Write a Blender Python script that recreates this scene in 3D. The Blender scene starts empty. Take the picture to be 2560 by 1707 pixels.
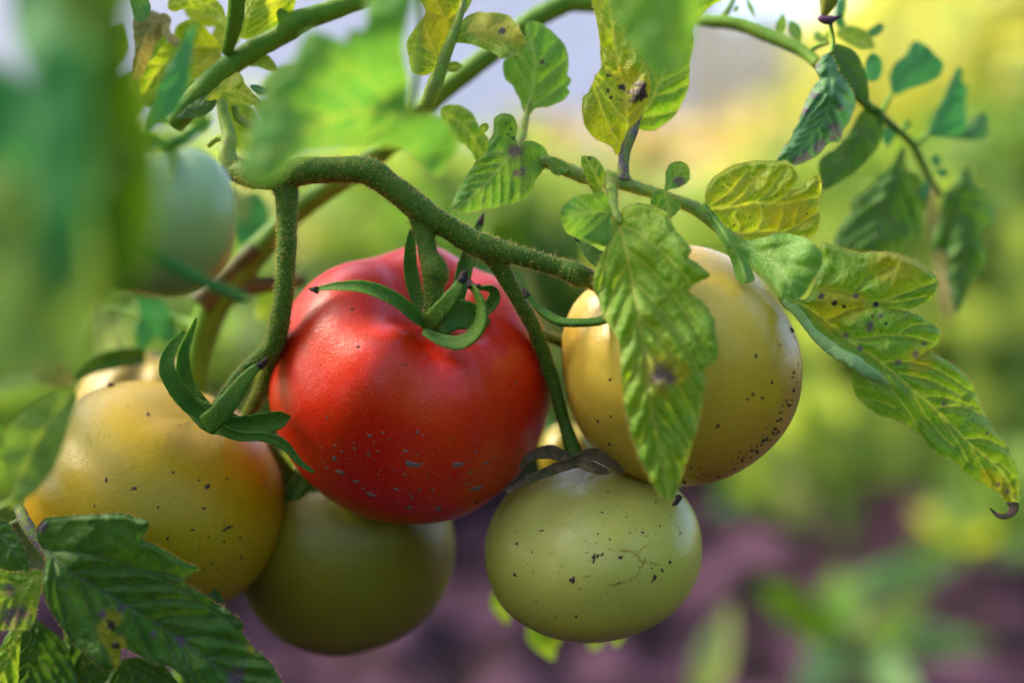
import bpy, math, random
import numpy as np
from mathutils import Vector, Matrix, geometry
from mathutils.bvhtree import BVHTree
from math import radians as R_
SC = bpy.context.scene
COL = SC.collection
random.seed(7); RNG = np.random.default_rng(7)

# ------------------------------------------------------------ camera, sky, sun, exposure
D = 0.36                                   # metres to the plane in focus
CAMZ, PITCH = 0.42, 6.0
cam = bpy.data.cameras.new('camera'); camo = bpy.data.objects.new('camera', cam); COL.objects.link(camo)
cam.lens = 50; cam.sensor_width = 36; cam.clip_start = 0.01; cam.clip_end = 2000
camo.location = (0, 0, CAMZ); camo.rotation_euler = (R_(90 - PITCH), 0, 0)
cam.dof.use_dof = True; cam.dof.focus_distance = D - 0.004; cam.dof.aperture_fstop = 3.5
cam.dof.aperture_blades = 0
SC.camera = camo
SUN_EL, SUN_AZ = 41.0, -76.0               # azimuth from +Y (straight ahead), negative = left
w = bpy.data.worlds.new('World'); SC.world = w; w.use_nodes = True
nt = w.node_tree
sky = nt.nodes.new('ShaderNodeTexSky'); sky.sky_type = 'NISHITA'; sky.sun_disc = False
sky.sun_elevation = R_(SUN_EL); sky.sun_rotation = R_(SUN_AZ); sky.air_density = .6; sky.dust_density = 3.0; sky.ozone_density = .6
bg = nt.nodes['Background']; bg.inputs[1].default_value = 0.14
nt.links.new(sky.outputs[0], bg.inputs[0])
sl = bpy.data.lights.new('sun', 'SUN'); sl.energy = 1.7; sl.angle = R_(11); sl.color = (1.0, 0.84, 0.62)
so = bpy.data.objects.new('sun', sl); COL.objects.link(so)
sd = Vector((math.sin(R_(SUN_AZ)) * math.cos(R_(SUN_EL)), math.cos(R_(SUN_AZ)) * math.cos(R_(SUN_EL)), math.sin(R_(SUN_EL))))
so.rotation_euler = sd.to_track_quat('Z', 'Y').to_euler(); so.location = (0, 0, 3)
vs = SC.view_settings; vs.view_transform = 'Standard'; vs.look = 'None'; vs.gamma = 1.0; vs.use_curve_mapping = False
vs.exposure = 2.35
SC.render.engine = 'CYCLES'; SC.cycles.use_denoising = True
SC.cycles.max_bounces = 8; SC.cycles.sample_clamp_indirect = 6

# ------------------------------------------------------------ helpers
CM = (Matrix.Translation(camo.location) @ camo.rotation_euler.to_matrix().to_4x4())
CMn = np.array(CM)
PXM = 36 / 50 / 2560                       # metres per pixel per metre of distance
PX = PXM * D                               # one pixel at the focus plane
def P(x, y, z=0.0):
    """points seen at pixel x, y lying z centimetres beyond the focus plane -> world, (N,3)"""
    x = np.atleast_1d(np.asarray(x, float)); y = np.atleast_1d(np.asarray(y, float)); z = np.atleast_1d(np.asarray(z, float)) * np.ones_like(x)
    d = D + z * .01
    c = np.stack([(x - 1280) * PXM * d, -(y - 853.5) * PXM * d, -d, np.ones_like(x)], 1)
    return (c @ CMn.T)[:, :3]
def camvec(x, y, z):
    """camera frame: x right, y up, z towards the viewer"""
    v = CMn[:3, :3] @ np.array([x, y, z], float); return v / np.linalg.norm(v)
def cc(k, pts):
    ox, oy = {1: (200, 0), 2: (900, 0), 3: (1400, 0), 4: (1776, 0), 5: (1400, 500), 6: (1776, 560), 7: (0, 923), 8: (560, 560)}[k]
    return [(ox + p[0] / 2, oy + p[1] / 2) + tuple(p[2:]) for p in pts]

def _h(ix, iy, iz, s):
    n = (ix * 374761393 + iy * 668265263 + iz * 2147483647 + s * 1274126177) & 0xffffffff
    n = ((n ^ (n >> 13)) * 1274126177) & 0xffffffff
    return ((n ^ (n >> 16)) & 0xffff) / 65535.0
def vnoise(p, s=0):
    p = np.asarray(p, float)
    if p.shape[1] == 2: p = np.c_[p, np.zeros(len(p))]
    i = np.floor(p).astype(np.int64); f = p - i; f = f * f * (3 - 2 * f)
    o = 0
    for a in (0, 1):
        for b in (0, 1):
            for c in (0, 1):
                wgt = (f[:, 0] if a else 1 - f[:, 0]) * (f[:, 1] if b else 1 - f[:, 1]) * (f[:, 2] if c else 1 - f[:, 2])
                o = o + wgt * _h(i[:, 0] + a, i[:, 1] + b, i[:, 2] + c, s)
    return o * 2 - 1
def fbm(p, oct=4, s=0):
    o = 0; a = 1; p = np.asarray(p, float)
    for k in range(oct): o = o + a * vnoise(p * 2 ** k, s + k); a *= .5
    return o

def catmull(pts, n, closed=False):
    """resample control points of any dimension with a Catmull-Rom curve, n points per span"""
    p = np.asarray(pts, float); m = len(p); out = []
    spans = m if closed else m - 1
    for i in range(spans):
        if closed: p0, p1, p2, p3 = p[(i - 1) % m], p[i], p[(i + 1) % m], p[(i + 2) % m]
        else: p0, p1, p2, p3 = p[max(i - 1, 0)], p[i], p[i + 1], p[min(i + 2, m - 1)]
        for t in np.arange(n) / n:
            out.append(.5 * ((2 * p1) + (-p0 + p2) * t + (2 * p0 - 5 * p1 + 4 * p2 - p3) * t * t + (-p0 + 3 * p1 - 3 * p2 + p3) * t ** 3))
    if not closed: out.append(p[-1])
    return np.array(out)
def resample(p, step, closed=False):
    q = np.vstack([p, p[:1]]) if closed else p
    s = np.r_[0, np.cumsum(np.linalg.norm(np.diff(q[:, :2], axis=0), axis=1))]
    n = max(3, int(round(s[-1] / step)))
    t = np.linspace(0, s[-1], n + 1)
    o = np.stack([np.interp(t, s, q[:, k]) for k in range(q.shape[1])], 1)
    return o[:-1] if closed else o

class Geo:
    def __init__(s): s.v = []; s.f = []; s.n = 0
    def add(s, v, f):
        v = np.asarray(v, float); s.v.append(v); s.f += [tuple(int(i) + s.n for i in q) for q in f]; s.n += len(v)
    def verts(s): return np.vstack(s.v)
def link(name, v, f, mat, parent=None, origin=None, smooth=True, attrs=None, kind=None, label=None):
    o0 = np.array(origin if origin is not None else (tuple(root_of(parent).location) if parent else (0, 0, 0)))
    me = bpy.data.meshes.new(name); me.from_pydata((np.asarray(v) - o0).tolist(), [], [tuple(map(int, q)) for q in f])
    if smooth: me.polygons.foreach_set('use_smooth', [True] * len(me.polygons))
    for k, a in (attrs or {}).items():
        at = me.attributes.new(k, 'FLOAT', 'POINT'); at.data.foreach_set('value', np.asarray(a, np.float32))
    me.materials.append(mat); me.update()
    o = bpy.data.objects.new(name, me); COL.objects.link(o)
    if parent: o.parent = parent
    elif origin is not None: o.location = origin
    if kind: o['kind'] = kind
    if label: o['label'] = label
    return o
def root_of(o):
    while o.parent: o = o.parent
    return o
def thing(name, label, cat, loc, group=None):
    o = bpy.data.objects.new(name, None); COL.objects.link(o); o.location = loc; o.empty_display_size = .01
    o['label'] = label; o['category'] = cat
    if group: o['group'] = group
    return o

def frames(C, ref=None):
    T = np.gradient(C, axis=0); T /= np.linalg.norm(T, axis=1)[:, None] + 1e-12
    n = np.array(ref if ref is not None else camvec(0, 0, 1), float); N = []
    for t in T:
        n = n - t * n.dot(t); n /= np.linalg.norm(n) + 1e-9; N.append(n.copy())
    N = np.array(N); return T, N, np.cross(T, N)
def tube(geo, pts, seg=14, step=6, rough=0.06, flat=None, seed=0, cap=True, ref=None, bend=0.0):
    """pts (x, y, z, r) in pixels / cm; flat = thickness ratio of the section across the view; bend = channelled section"""
    c = catmull(pts, 8); c = resample(c, step)
    C = P(c[:, 0], c[:, 1], c[:, 2]); r = c[:, 3] * PXM * (D + c[:, 2] * .01)
    T, N, B = frames(C, ref)
    a = np.linspace(0, 2 * math.pi, seg, endpoint=False)
    V = []
    for i in range(len(C)):
        ca, sa = np.cos(a), np.sin(a)
        th = flat if flat else 1
        nn = sa * th + (bend * (ca ** 2) if bend else 0)
        V.append(C[i] + r[i] * (ca[:, None] * B[i] + nn[:, None] * N[i]))
    V = np.vstack(V)
    if rough:
        rr = np.repeat(r, seg); nz = fbm(V / (PX * 14) + seed * 7.3, 3, seed)
        V += (V - np.repeat(C, seg, 0)) * (rough * nz)[:, None]
    F = []
    for i in range(len(C) - 1):
        for j in range(seg):
            k = (j + 1) % seg
            F.append((i * seg + j, i * seg + k, (i + 1) * seg + k, (i + 1) * seg + j))
    if cap: F.append(tuple(range(seg - 1, -1, -1))); F.append(tuple((len(C) - 1) * seg + j for j in range(seg)))
    geo.add(V, F); return C, r
def hairs(geo, V, F, n, l0, l1, rad=.55, seed=0, tilt=.35, long=.06):
    """fine tapering hairs standing on a surface; lengths in pixels at the focus plane"""
    rg = np.random.default_rng(seed); V = np.asarray(V)
    T = np.array([(q[0], q[1], q[2]) for q in F] + [(q[0], q[2], q[3]) for q in F if len(q) == 4])
    A, Bv, Cv = V[T[:, 0]], V[T[:, 1]], V[T[:, 2]]
    cr = np.cross(Bv - A, Cv - A); ar = np.linalg.norm(cr, axis=1); nr = cr / (ar[:, None] + 1e-15)
    k = rg.choice(len(T), n, p=ar / ar.sum()); u, v = rg.random(n), rg.random(n); fl = u + v > 1; u[fl], v[fl] = 1 - u[fl], 1 - v[fl]
    O = A[k] + (Bv[k] - A[k]) * u[:, None] + (Cv[k] - A[k]) * v[:, None]
    L = rg.uniform(l0, l1, n); L[rg.random(n) < long] *= 2.4
    addhairs(geo, O, nr[k] + rg.normal(0, tilt, (n, 3)), L * PX, rad, rg)
def addhairs(geo, O, dirs, L, rad, rg):
    n = len(O); dirs = dirs / np.linalg.norm(dirs, axis=1)[:, None]
    s = np.cross(dirs, rg.normal(0, 1, (n, 3))); s /= np.linalg.norm(s, axis=1)[:, None] + 1e-9; t = np.cross(dirs, s)
    rr = rad * PX * (.7 + .6 * rg.random(n))
    bend = s * (L * rg.uniform(-.3, .3, n))[:, None]
    base = [O - dirs * (2 * PX) + rr[:, None] * (math.cos(a) * s + math.sin(a) * t) for a in (0, 2.094, 4.189)]
    mid = [O + dirs * (L * .55)[:, None] + bend * .3 + .6 * rr[:, None] * (math.cos(a) * s + math.sin(a) * t) for a in (0, 2.094, 4.189)]
    tip = O + dirs * L[:, None] + bend
    V = np.stack(base + mid + [tip], 1).reshape(-1, 3)
    q = np.arange(n) * 7
    F = []
    for b in q.tolist():
        F += [(b, b + 1, b + 4, b + 3), (b + 1, b + 2, b + 5, b + 4), (b + 2, b, b + 3, b + 5), (b + 3, b + 4, b + 6), (b + 4, b + 5, b + 6), (b + 5, b + 3, b + 6)]
    geo.add(V, F)
def fused(V, F, voxel, smooth=2):
    """melt overlapping tubes into one skin"""
    me = bpy.data.meshes.new('t'); me.from_pydata(V.tolist(), [], F); o = bpy.data.objects.new('t', me); COL.objects.link(o)
    m = o.modifiers.new('r', 'REMESH'); m.mode = 'VOXEL'; m.voxel_size = voxel
    s = o.modifiers.new('s', 'SMOOTH'); s.iterations = smooth; s.factor = .5
    dg = bpy.context.evaluated_depsgraph_get(); e = o.evaluated_get(dg).to_mesh()
    v = np.empty(len(e.vertices) * 3); e.vertices.foreach_get('co', v); f = [tuple(p.vertices) for p in e.polygons]
    bpy.data.objects.remove(o); bpy.data.meshes.remove(me)
    return v.reshape(-1, 3), f

# ------------------------------------------------------------ materials
def newmat(name):
    m = bpy.data.materials.new(name); m.use_nodes = True; t = m.node_tree; t.nodes.clear()
    return m, t, (lambda k, **kw: mk(t, k, **kw))
def mk(t, k, **kw):
    n = t.nodes.new('ShaderNode' + k)
    for a, v in kw.items():
        if a.startswith('i_'):
            key = a[2:].replace('_', ' ')
            s = n.inputs[int(key)] if key.isdigit() else n.inputs[key]
            if hasattr(v, 'is_output'): t.links.new(v, s)
            elif isinstance(v, tuple) and len(v) == 3 and s.type == 'RGBA': s.default_value = (*v, 1)
            else: s.default_value = v
        else: setattr(n, a, v)
    return n
def mix(t, f, a, b, mode='MIX'):
    n = t.nodes.new('ShaderNodeMix'); n.data_type = 'RGBA'; n.blend_type = mode
    for i, v in ((0, f), (6, a), (7, b)):
        if hasattr(v, 'is_output'): t.links.new(v, n.inputs[i])
        elif isinstance(v, tuple): n.inputs[i].default_value = (*v, 1)
        else: n.inputs[i].default_value = v
    return n.outputs[2]
def mth(t, op, a, b=0.0, c=None, clamp=False):
    n = t.nodes.new('ShaderNodeMath'); n.operation = op; n.use_clamp = clamp
    for i, v in enumerate((a, b) if c is None else (a, b, c)):
        if hasattr(v, 'is_output'): t.links.new(v, n.inputs[i])
        else: n.inputs[i].default_value = v
    return n.outputs[0]
def ss(t, v, lo, hi, a=0.0, b=1.0):
    n = t.nodes.new('ShaderNodeMapRange'); n.interpolation_type = 'SMOOTHSTEP'
    t.links.new(v, n.inputs[0]); n.inputs[1].default_value = lo; n.inputs[2].default_value = hi; n.inputs[3].default_value = a; n.inputs[4].default_value = b
    return n.outputs[0]
def noise(t, vec, scale, detail=3, rough=.55, dist=0.0):
    return mk(t, 'TexNoise', i_Vector=vec, i_Scale=scale, i_Detail=detail, i_Roughness=rough, i_Distortion=dist).outputs[0]

def leafmat(name, green=(.12, .29, .014), yel=(.27, .40, .012), vein=(.34, .42, .08), purp=(.10, .06, .12), pamt=.25, yamt=.5, trans=.45,
            tint=(1.25, 1.15, .6), specks=.5, rough=.5, veinamt=.85, bump=1.3, spec=.3):
    m, t, N = newmat(name)
    co = N('TexCoord').outputs['Object']
    A = lambda k: N('Attribute', attribute_name=k).outputs['Fac']
    ve, sp, ha, ed, pu = A('vein'), A('spot'), A('halo'), A('edge'), A('purple')
    n1 = noise(t, co, 120, 4); n2 = noise(t, co, 420, 3); n3 = noise(t, co, 2600, 2)
    vo = N('TexVoronoi', feature='DISTANCE_TO_EDGE', i_Vector=co, i_Scale=620.0).outputs['Distance']
    net = ss(t, vo, .0, .12, 1, 0)
    c = mix(t, mth(t, 'MULTIPLY', ss(t, n1, .38, .66), yamt), green, yel)
    c = mix(t, mth(t, 'MULTIPLY', ss(t, n2, .3, .75), .35), c, tuple(x * .62 for x in green))
    c = mix(t, mth(t, 'MULTIPLY', net, .34), c, vein)
    c = mix(t, mth(t, 'MULTIPLY', ve, veinamt), c, vein)
    pn = mth(t, 'MULTIPLY', ss(t, noise(t, co, 700, 3), .58, .68), ss(t, n1, .42, .6))
    c = mix(t, mth(t, 'MULTIPLY', pn, pamt, clamp=True), c, purp)
    c = mix(t, mth(t, 'MULTIPLY', ha, .75), c, (.34, .30, .012))
    c = mix(t, mth(t, 'MULTIPLY', pu, ss(t, noise(t, co, 900, 3), .2, .5), clamp=True), c, purp)
    sv = N('TexVoronoi', i_Vector=co, i_Scale=480.0); sv2 = N('TexVoronoi', i_Vector=co, i_Scale=480.0)
    rnd = N('SeparateColor', i_Color=sv.outputs['Color']).outputs[0]
    dot = mth(t, 'MULTIPLY', ss(t, sv.outputs['Distance'], .10, .2, 1, 0), mth(t, 'MULTIPLY', ss(t, rnd, .62, .7), ss(t, noise(t, co, 140, 2), .45, .6)))
    c = mix(t, mth(t, 'MULTIPLY', dot, specks), c, (.03, .022, .02))
    c = mix(t, sp, c, (.035, .018, .016))
    c = mix(t, mth(t, 'MULTIPLY', ed, .3), c, vein)
    bh = mth(t, 'ADD', mth(t, 'MULTIPLY', n3, .35), mth(t, 'ADD', mth(t, 'MULTIPLY', n2, .8), mth(t, 'MULTIPLY', net, -.5)))
    bp = N('Bump', i_Strength=.35 * bump, i_Distance=.0004, i_Height=bh).outputs[0]
    p = N('BsdfPrincipled', i_Roughness=rough, i_Normal=bp); t.links.new(c, p.inputs['Base Color'])
    p.inputs['Specular IOR Level'].default_value = spec
    p.inputs['Sheen Weight'].default_value = .12 if spec > .1 else 0; p.inputs['Sheen Roughness'].default_value = .4; p.inputs['Sheen Tint'].default_value = (.8, .95, .85, 1)
    tc = mix(t, 1.0, c, tint, 'MULTIPLY'); tc = mix(t, 1.0, tc, (1.5, 1.5, 1.5), 'MULTIPLY')
    tr = N('BsdfTranslucent', i_Color=tc, i_Normal=bp)
    mx = N('MixShader', i_0=mth(t, 'MULTIPLY', mth(t, 'SUBTRACT', 1.0, mth(t, 'MULTIPLY', sp, .9)), trans))
    t.links.new(p.outputs[0], mx.inputs[1]); t.links.new(tr.outputs[0], mx.inputs[2])
    o = N('OutputMaterial'); t.links.new(mx.outputs[0], o.inputs[0]); return m
def stemmat(name, a=(.035, .085, .02), b=(.075, .12, .025), brown=(.05, .035, .025), bamt=.5, rough=.55, purple=0.0):
    m, t, N = newmat(name); co = N('TexCoord').outputs['Object']
    c = mix(t, ss(t, noise(t, co, 130, 4), .35, .7), a, b)
    c = mix(t, mth(t, 'MULTIPLY', ss(t, noise(t, co, 260, 4, .6), .56, .7), bamt), c, brown)
    c = mix(t, mth(t, 'MULTIPLY', ss(t, noise(t, co, 1900, 2), .55, .7), .25), c, (.10, .15, .04))
    if purple: c = mix(t, mth(t, 'MULTIPLY', ss(t, noise(t, co, 380, 3), .42, .58), purple), c, (.13, .09, .14))
    h = mth(t, 'ADD', noise(t, co, 900, 3), mth(t, 'MULTIPLY', noise(t, co, 3200, 2), .5))
    bp = N('Bump', i_Strength=.55, i_Distance=.0004, i_Height=h).outputs[0]
    p = N('BsdfPrincipled', i_Roughness=rough, i_Normal=bp); t.links.new(c, p.inputs['Base Color'])
    p.inputs['Subsurface Weight'].default_value = .15; p.inputs['Subsurface Radius'].default_value = (.4, 1, .2); p.inputs['Subsurface Scale'].default_value = .0015
    p.inputs['Specular IOR Level'].default_value = .18
    t.links.new(p.outputs[0], N('OutputMaterial').inputs[0]); return m
def tommat(name, low, high, blotch, bl=.5, speck=(.9, .5, .2), spk=.35, rough=.36, sss=.14, srad=(1, .35, .15), dust=(.25, .17, .17), damt=.6, dscale=1.0, coat=.0, shoulder=None):
    m, t, N = newmat(name); co = N('TexCoord').outputs['Object']
    ax = N('Attribute', attribute_name='ax').outputs['Fac']
    c = mix(t, ss(t, mth(t, 'ADD', ax, mth(t, 'MULTIPLY', noise(t, co, 45, 3), .5)), -.3, 1.0), low, high)
    c = mix(t, mth(t, 'MULTIPLY', ss(t, noise(t, co, 38, 3), .45, .68), bl), c, blotch)
    if shoulder: c = mix(t, ss(t, mth(t, 'ADD', ax, mth(t, 'MULTIPLY', noise(t, co, 80, 3), .25)), .72, 1.15), c, shoulder)
    sv = N('TexVoronoi', i_Vector=co, i_Scale=1450.0)
    rn = N('SeparateColor', i_Color=sv.outputs['Color']).outputs[0]
    c = mix(t, mth(t, 'MULTIPLY', mth(t, 'MULTIPLY', ss(t, sv.outputs['Distance'], .12, .35, 1, 0), ss(t, rn, .35, .8)), spk), c, speck)
    n4 = noise(t, co, 900, 3, .6); low_mask = ss(t, ax, .1, -.75)
    d = mth(t, 'MULTIPLY', mth(t, 'MULTIPLY', ss(t, noise(t, co, 330 * dscale, 4, .6), .6, .67), low_mask), damt)
    c = mix(t, d, c, dust)
    film = mth(t, 'MULTIPLY', ss(t, noise(t, co, 60, 4, .65), .4, .75), .12 * damt)
    c = mix(t, film, c, dust)
    rr = mth(t, 'ADD', mth(t, 'MULTIPLY', d, .35), mth(t, 'ADD', rough - .13, mth(t, 'MULTIPLY', noise(t, co, 70, 4, .6), .14)))
    bp = N('Bump', i_Strength=.3, i_Distance=.0003, i_Height=mth(t, 'ADD', noise(t, co, 1500, 3), mth(t, 'MULTIPLY', d, .8))).outputs[0]
    bp = N('Bump', i_Strength=.25, i_Distance=.0012, i_Height=noise(t, co, 110, 3), i_Normal=bp).outputs[0]
    p = N('BsdfPrincipled', i_Normal=bp); t.links.new(c, p.inputs['Base Color']); t.links.new(rr, p.inputs['Roughness'])
    p.inputs['Subsurface Weight'].default_value = sss; p.inputs['Subsurface Radius'].default_value = srad; p.inputs['Subsurface Scale'].default_value = .004
    p.inputs['Specular IOR Level'].default_value = .42; p.inputs['Coat Weight'].default_value = coat; p.inputs['Coat Roughness'].default_value = .3
    t.links.new(p.outputs[0], N('OutputMaterial').inputs[0]); return m
def flatmat(name, col, rough=.8, col2=None, scale=800, trans=0.0, spec=.3, emit=None):
    m, t, N = newmat(name); co = N('TexCoord').outputs['Object']
    c = mix(t, ss(t, noise(t, co, scale, 4), .35, .65), col, col2 or tuple(x * .6 for x in col))
    bp = N('Bump', i_Strength=.4, i_Distance=.0003, i_Height=noise(t, co, scale * 3, 3)).outputs[0]
    p = N('BsdfPrincipled', i_Roughness=rough, i_Normal=bp); t.links.new(c, p.inputs['Base Color']); p.inputs['Specular IOR Level'].default_value = spec
    o = N('OutputMaterial')
    if trans:
        tr = N('BsdfTranslucent', i_Color=c); mx = N('MixShader', i_0=trans)
        t.links.new(p.outputs[0], mx.inputs[1]); t.links.new(tr.outputs[0], mx.inputs[2]); t.links.new(mx.outputs[0], o.inputs[0])
    else: t.links.new(p.outputs[0], o.inputs[0])
    return m

M = {}
M['leaf'] = leafmat('tomato_leaf_green')
M['leaf_dark'] = leafmat('tomato_leaf_dark', green=(.05, .16, .012), yel=(.10, .22, .012), vein=(.06, .075, .06), pamt=.55, yamt=.5, trans=.28, specks=.2, veinamt=.6, spec=.25)
M['leaf_yellow'] = leafmat('tomato_leaf_yellowing', green=(.17, .30, .010), yel=(.36, .40, .010), vein=(.46, .50, .08), pamt=.3, yamt=.8, trans=.5, specks=1.0)  # yellow-green leaf; on the upper leaflets the yellow stands in for backlight
M['leaf_blue'] = leafmat('tomato_leaf_bluish', green=(.05, .18, .05), yel=(.08, .22, .05), vein=(.12, .24, .10), pamt=.6, yamt=.4, trans=.25, specks=.2, tint=(1.0, 1.15, .7))
M['leaf_soft'] = leafmat('tomato_leaf_fresh', green=(.09, .27, .03), yel=(.18, .33, .018), vein=(.24, .38, .10), pamt=.05, yamt=.6, trans=.4, specks=.1)
M['leaf_pale'] = leafmat('tomato_leaf_pale', green=(.20, .30, .14), yel=(.30, .34, .15), vein=(.3, .36, .2), pamt=.0, yamt=.5, trans=.4, specks=.0)
M['leaf_margin'] = leafmat('tomato_leaf_underside', green=(.26, .46, .18), yel=(.34, .50, .16), pamt=.1, yamt=.5, trans=.2, specks=.1)
M['leaf_fore'] = leafmat('tomato_leaf_near_lens', spec=.12, green=(.07, .26, .05), yel=(.14, .30, .03), pamt=0, trans=.35, specks=0)
M['leaf_weed'] = leafmat('weed_leaf', spec=.3, green=(.03, .16, .075), yel=(.045, .18, .06), pamt=0, trans=.35, specks=0)
M['leaf_deep'] = leafmat('tomato_leaf_deep', spec=.08, green=(.06, .15, .003), yel=(.08, .18, .003), vein=(.05, .1, .02), pamt=.0, yamt=.5, trans=.3, specks=.0)
M['leaf_mid'] = leafmat('tomato_leaf_greyish', spec=.08, green=(.11, .24, .05), yel=(.15, .27, .05), pamt=0, trans=.3, specks=0)
M['leaf_teal'] = leafmat('tomato_leaf_teal', spec=.08, green=(.05, .22, .06), yel=(.08, .27, .06), vein=(.08, .2, .1), pamt=.0, yamt=.5, trans=.35, specks=.0, tint=(.9, 1.1, .8))
M['leaf_withered'] = leafmat('tomato_leaf_withered', green=(.16, .14, .05), yel=(.28, .22, .08), vein=(.34, .28, .12), pamt=.3, yamt=.9, trans=.3, specks=.4)
M['truss'] = stemmat('truss_green', (.05, .125, .010), (.085, .16, .012), bamt=.45)
M['stem'] = stemmat('stem_green', (.08, .19, .015), (.13, .25, .02), bamt=.15)
M['stem_pale'] = stemmat('stem_pale', (.20, .34, .04), (.30, .40, .06), bamt=.2, purple=.25)
M['stem_purple'] = stemmat('stem_purple', (.16, .24, .06), (.22, .26, .08), bamt=.2, purple=.95)
M['stem_brown'] = stemmat('stem_brown', (.07, .065, .02), (.12, .10, .03), bamt=.6)
M['sepal'] = stemmat('sepal_green', (.04, .13, .012), (.07, .17, .015), bamt=.25)
M['dry'] = flatmat('withered_tip', (.05, .03, .03), .9, (.02, .014, .016), 1500)
M['dry_calyx'] = flatmat('withered_calyx', (.15, .085, .06), .9, (.06, .06, .02), 500)
M['straw'] = flatmat('dry_straw', (.42, .33, .18), .8, (.3, .22, .12), 60, .3)
M['hair'] = flatmat('plant_hair', (.75, .66, .34), .6, (.65, .56, .26), 50, .8)
M['dirt_dark'] = flatmat('dirt_dark', (.11, .065, .05), .95, (.045, .027, .027), 2000)
M['dirt_grey'] = flatmat('dried_splash', (.30, .18, .17), .95, (.17, .09, .09), 2500)
M['scar'] = flatmat('brown_scar', (.40, .26, .04), .8, (.30, .19, .03), 2500)
M['bud'] = flatmat('bud_purple', (.10, .04, .08), .6, (.06, .03, .05), 500)
M['bud_yellow'] = flatmat('bud_yellow', (.30, .30, .04), .5, (.2, .25, .04), 200, .4)

# ------------------------------------------------------------ the leaf builder
def inside(poly, q):
    x, y = q[:, 0], q[:, 1]; c = np.zeros(len(q), bool); n = len(poly); j = n - 1
    for i in range(n):
        xi, yi = poly[i]; xj, yj = poly[j]
        hit = ((yi > y) != (yj > y)) & (x < (xj - xi) * (y - yi) / ((yj - yi) or 1e-9) + xi)
        c ^= hit; j = i
    return c
def segdist(q, line):
    a, b = line[:-1], line[1:]; ab = b - a; L = (ab ** 2).sum(1) + 1e-9
    best = np.full(len(q), 1e9)
    for k in range(len(a)):
        t = np.clip(((q - a[k]) @ ab[k]) / L[k], 0, 1)
        d = np.hypot(*(q - a[k] - t[:, None] * ab[k]).T); best = np.minimum(best, d)
    return best
def idw(q, zp):
    if len(zp) == 1: return np.full(len(q), float(zp[0][2]))
    zp = np.array(zp, float); d2 = ((q[:, None, :] - zp[None, :, :2]) ** 2).sum(2) + 30.0 ** 2
    wg = 1 / d2 ** 1.3; return (wg * zp[:, 2]).sum(1) / wg.sum(1)
LEAFSEED = [0]
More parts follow.
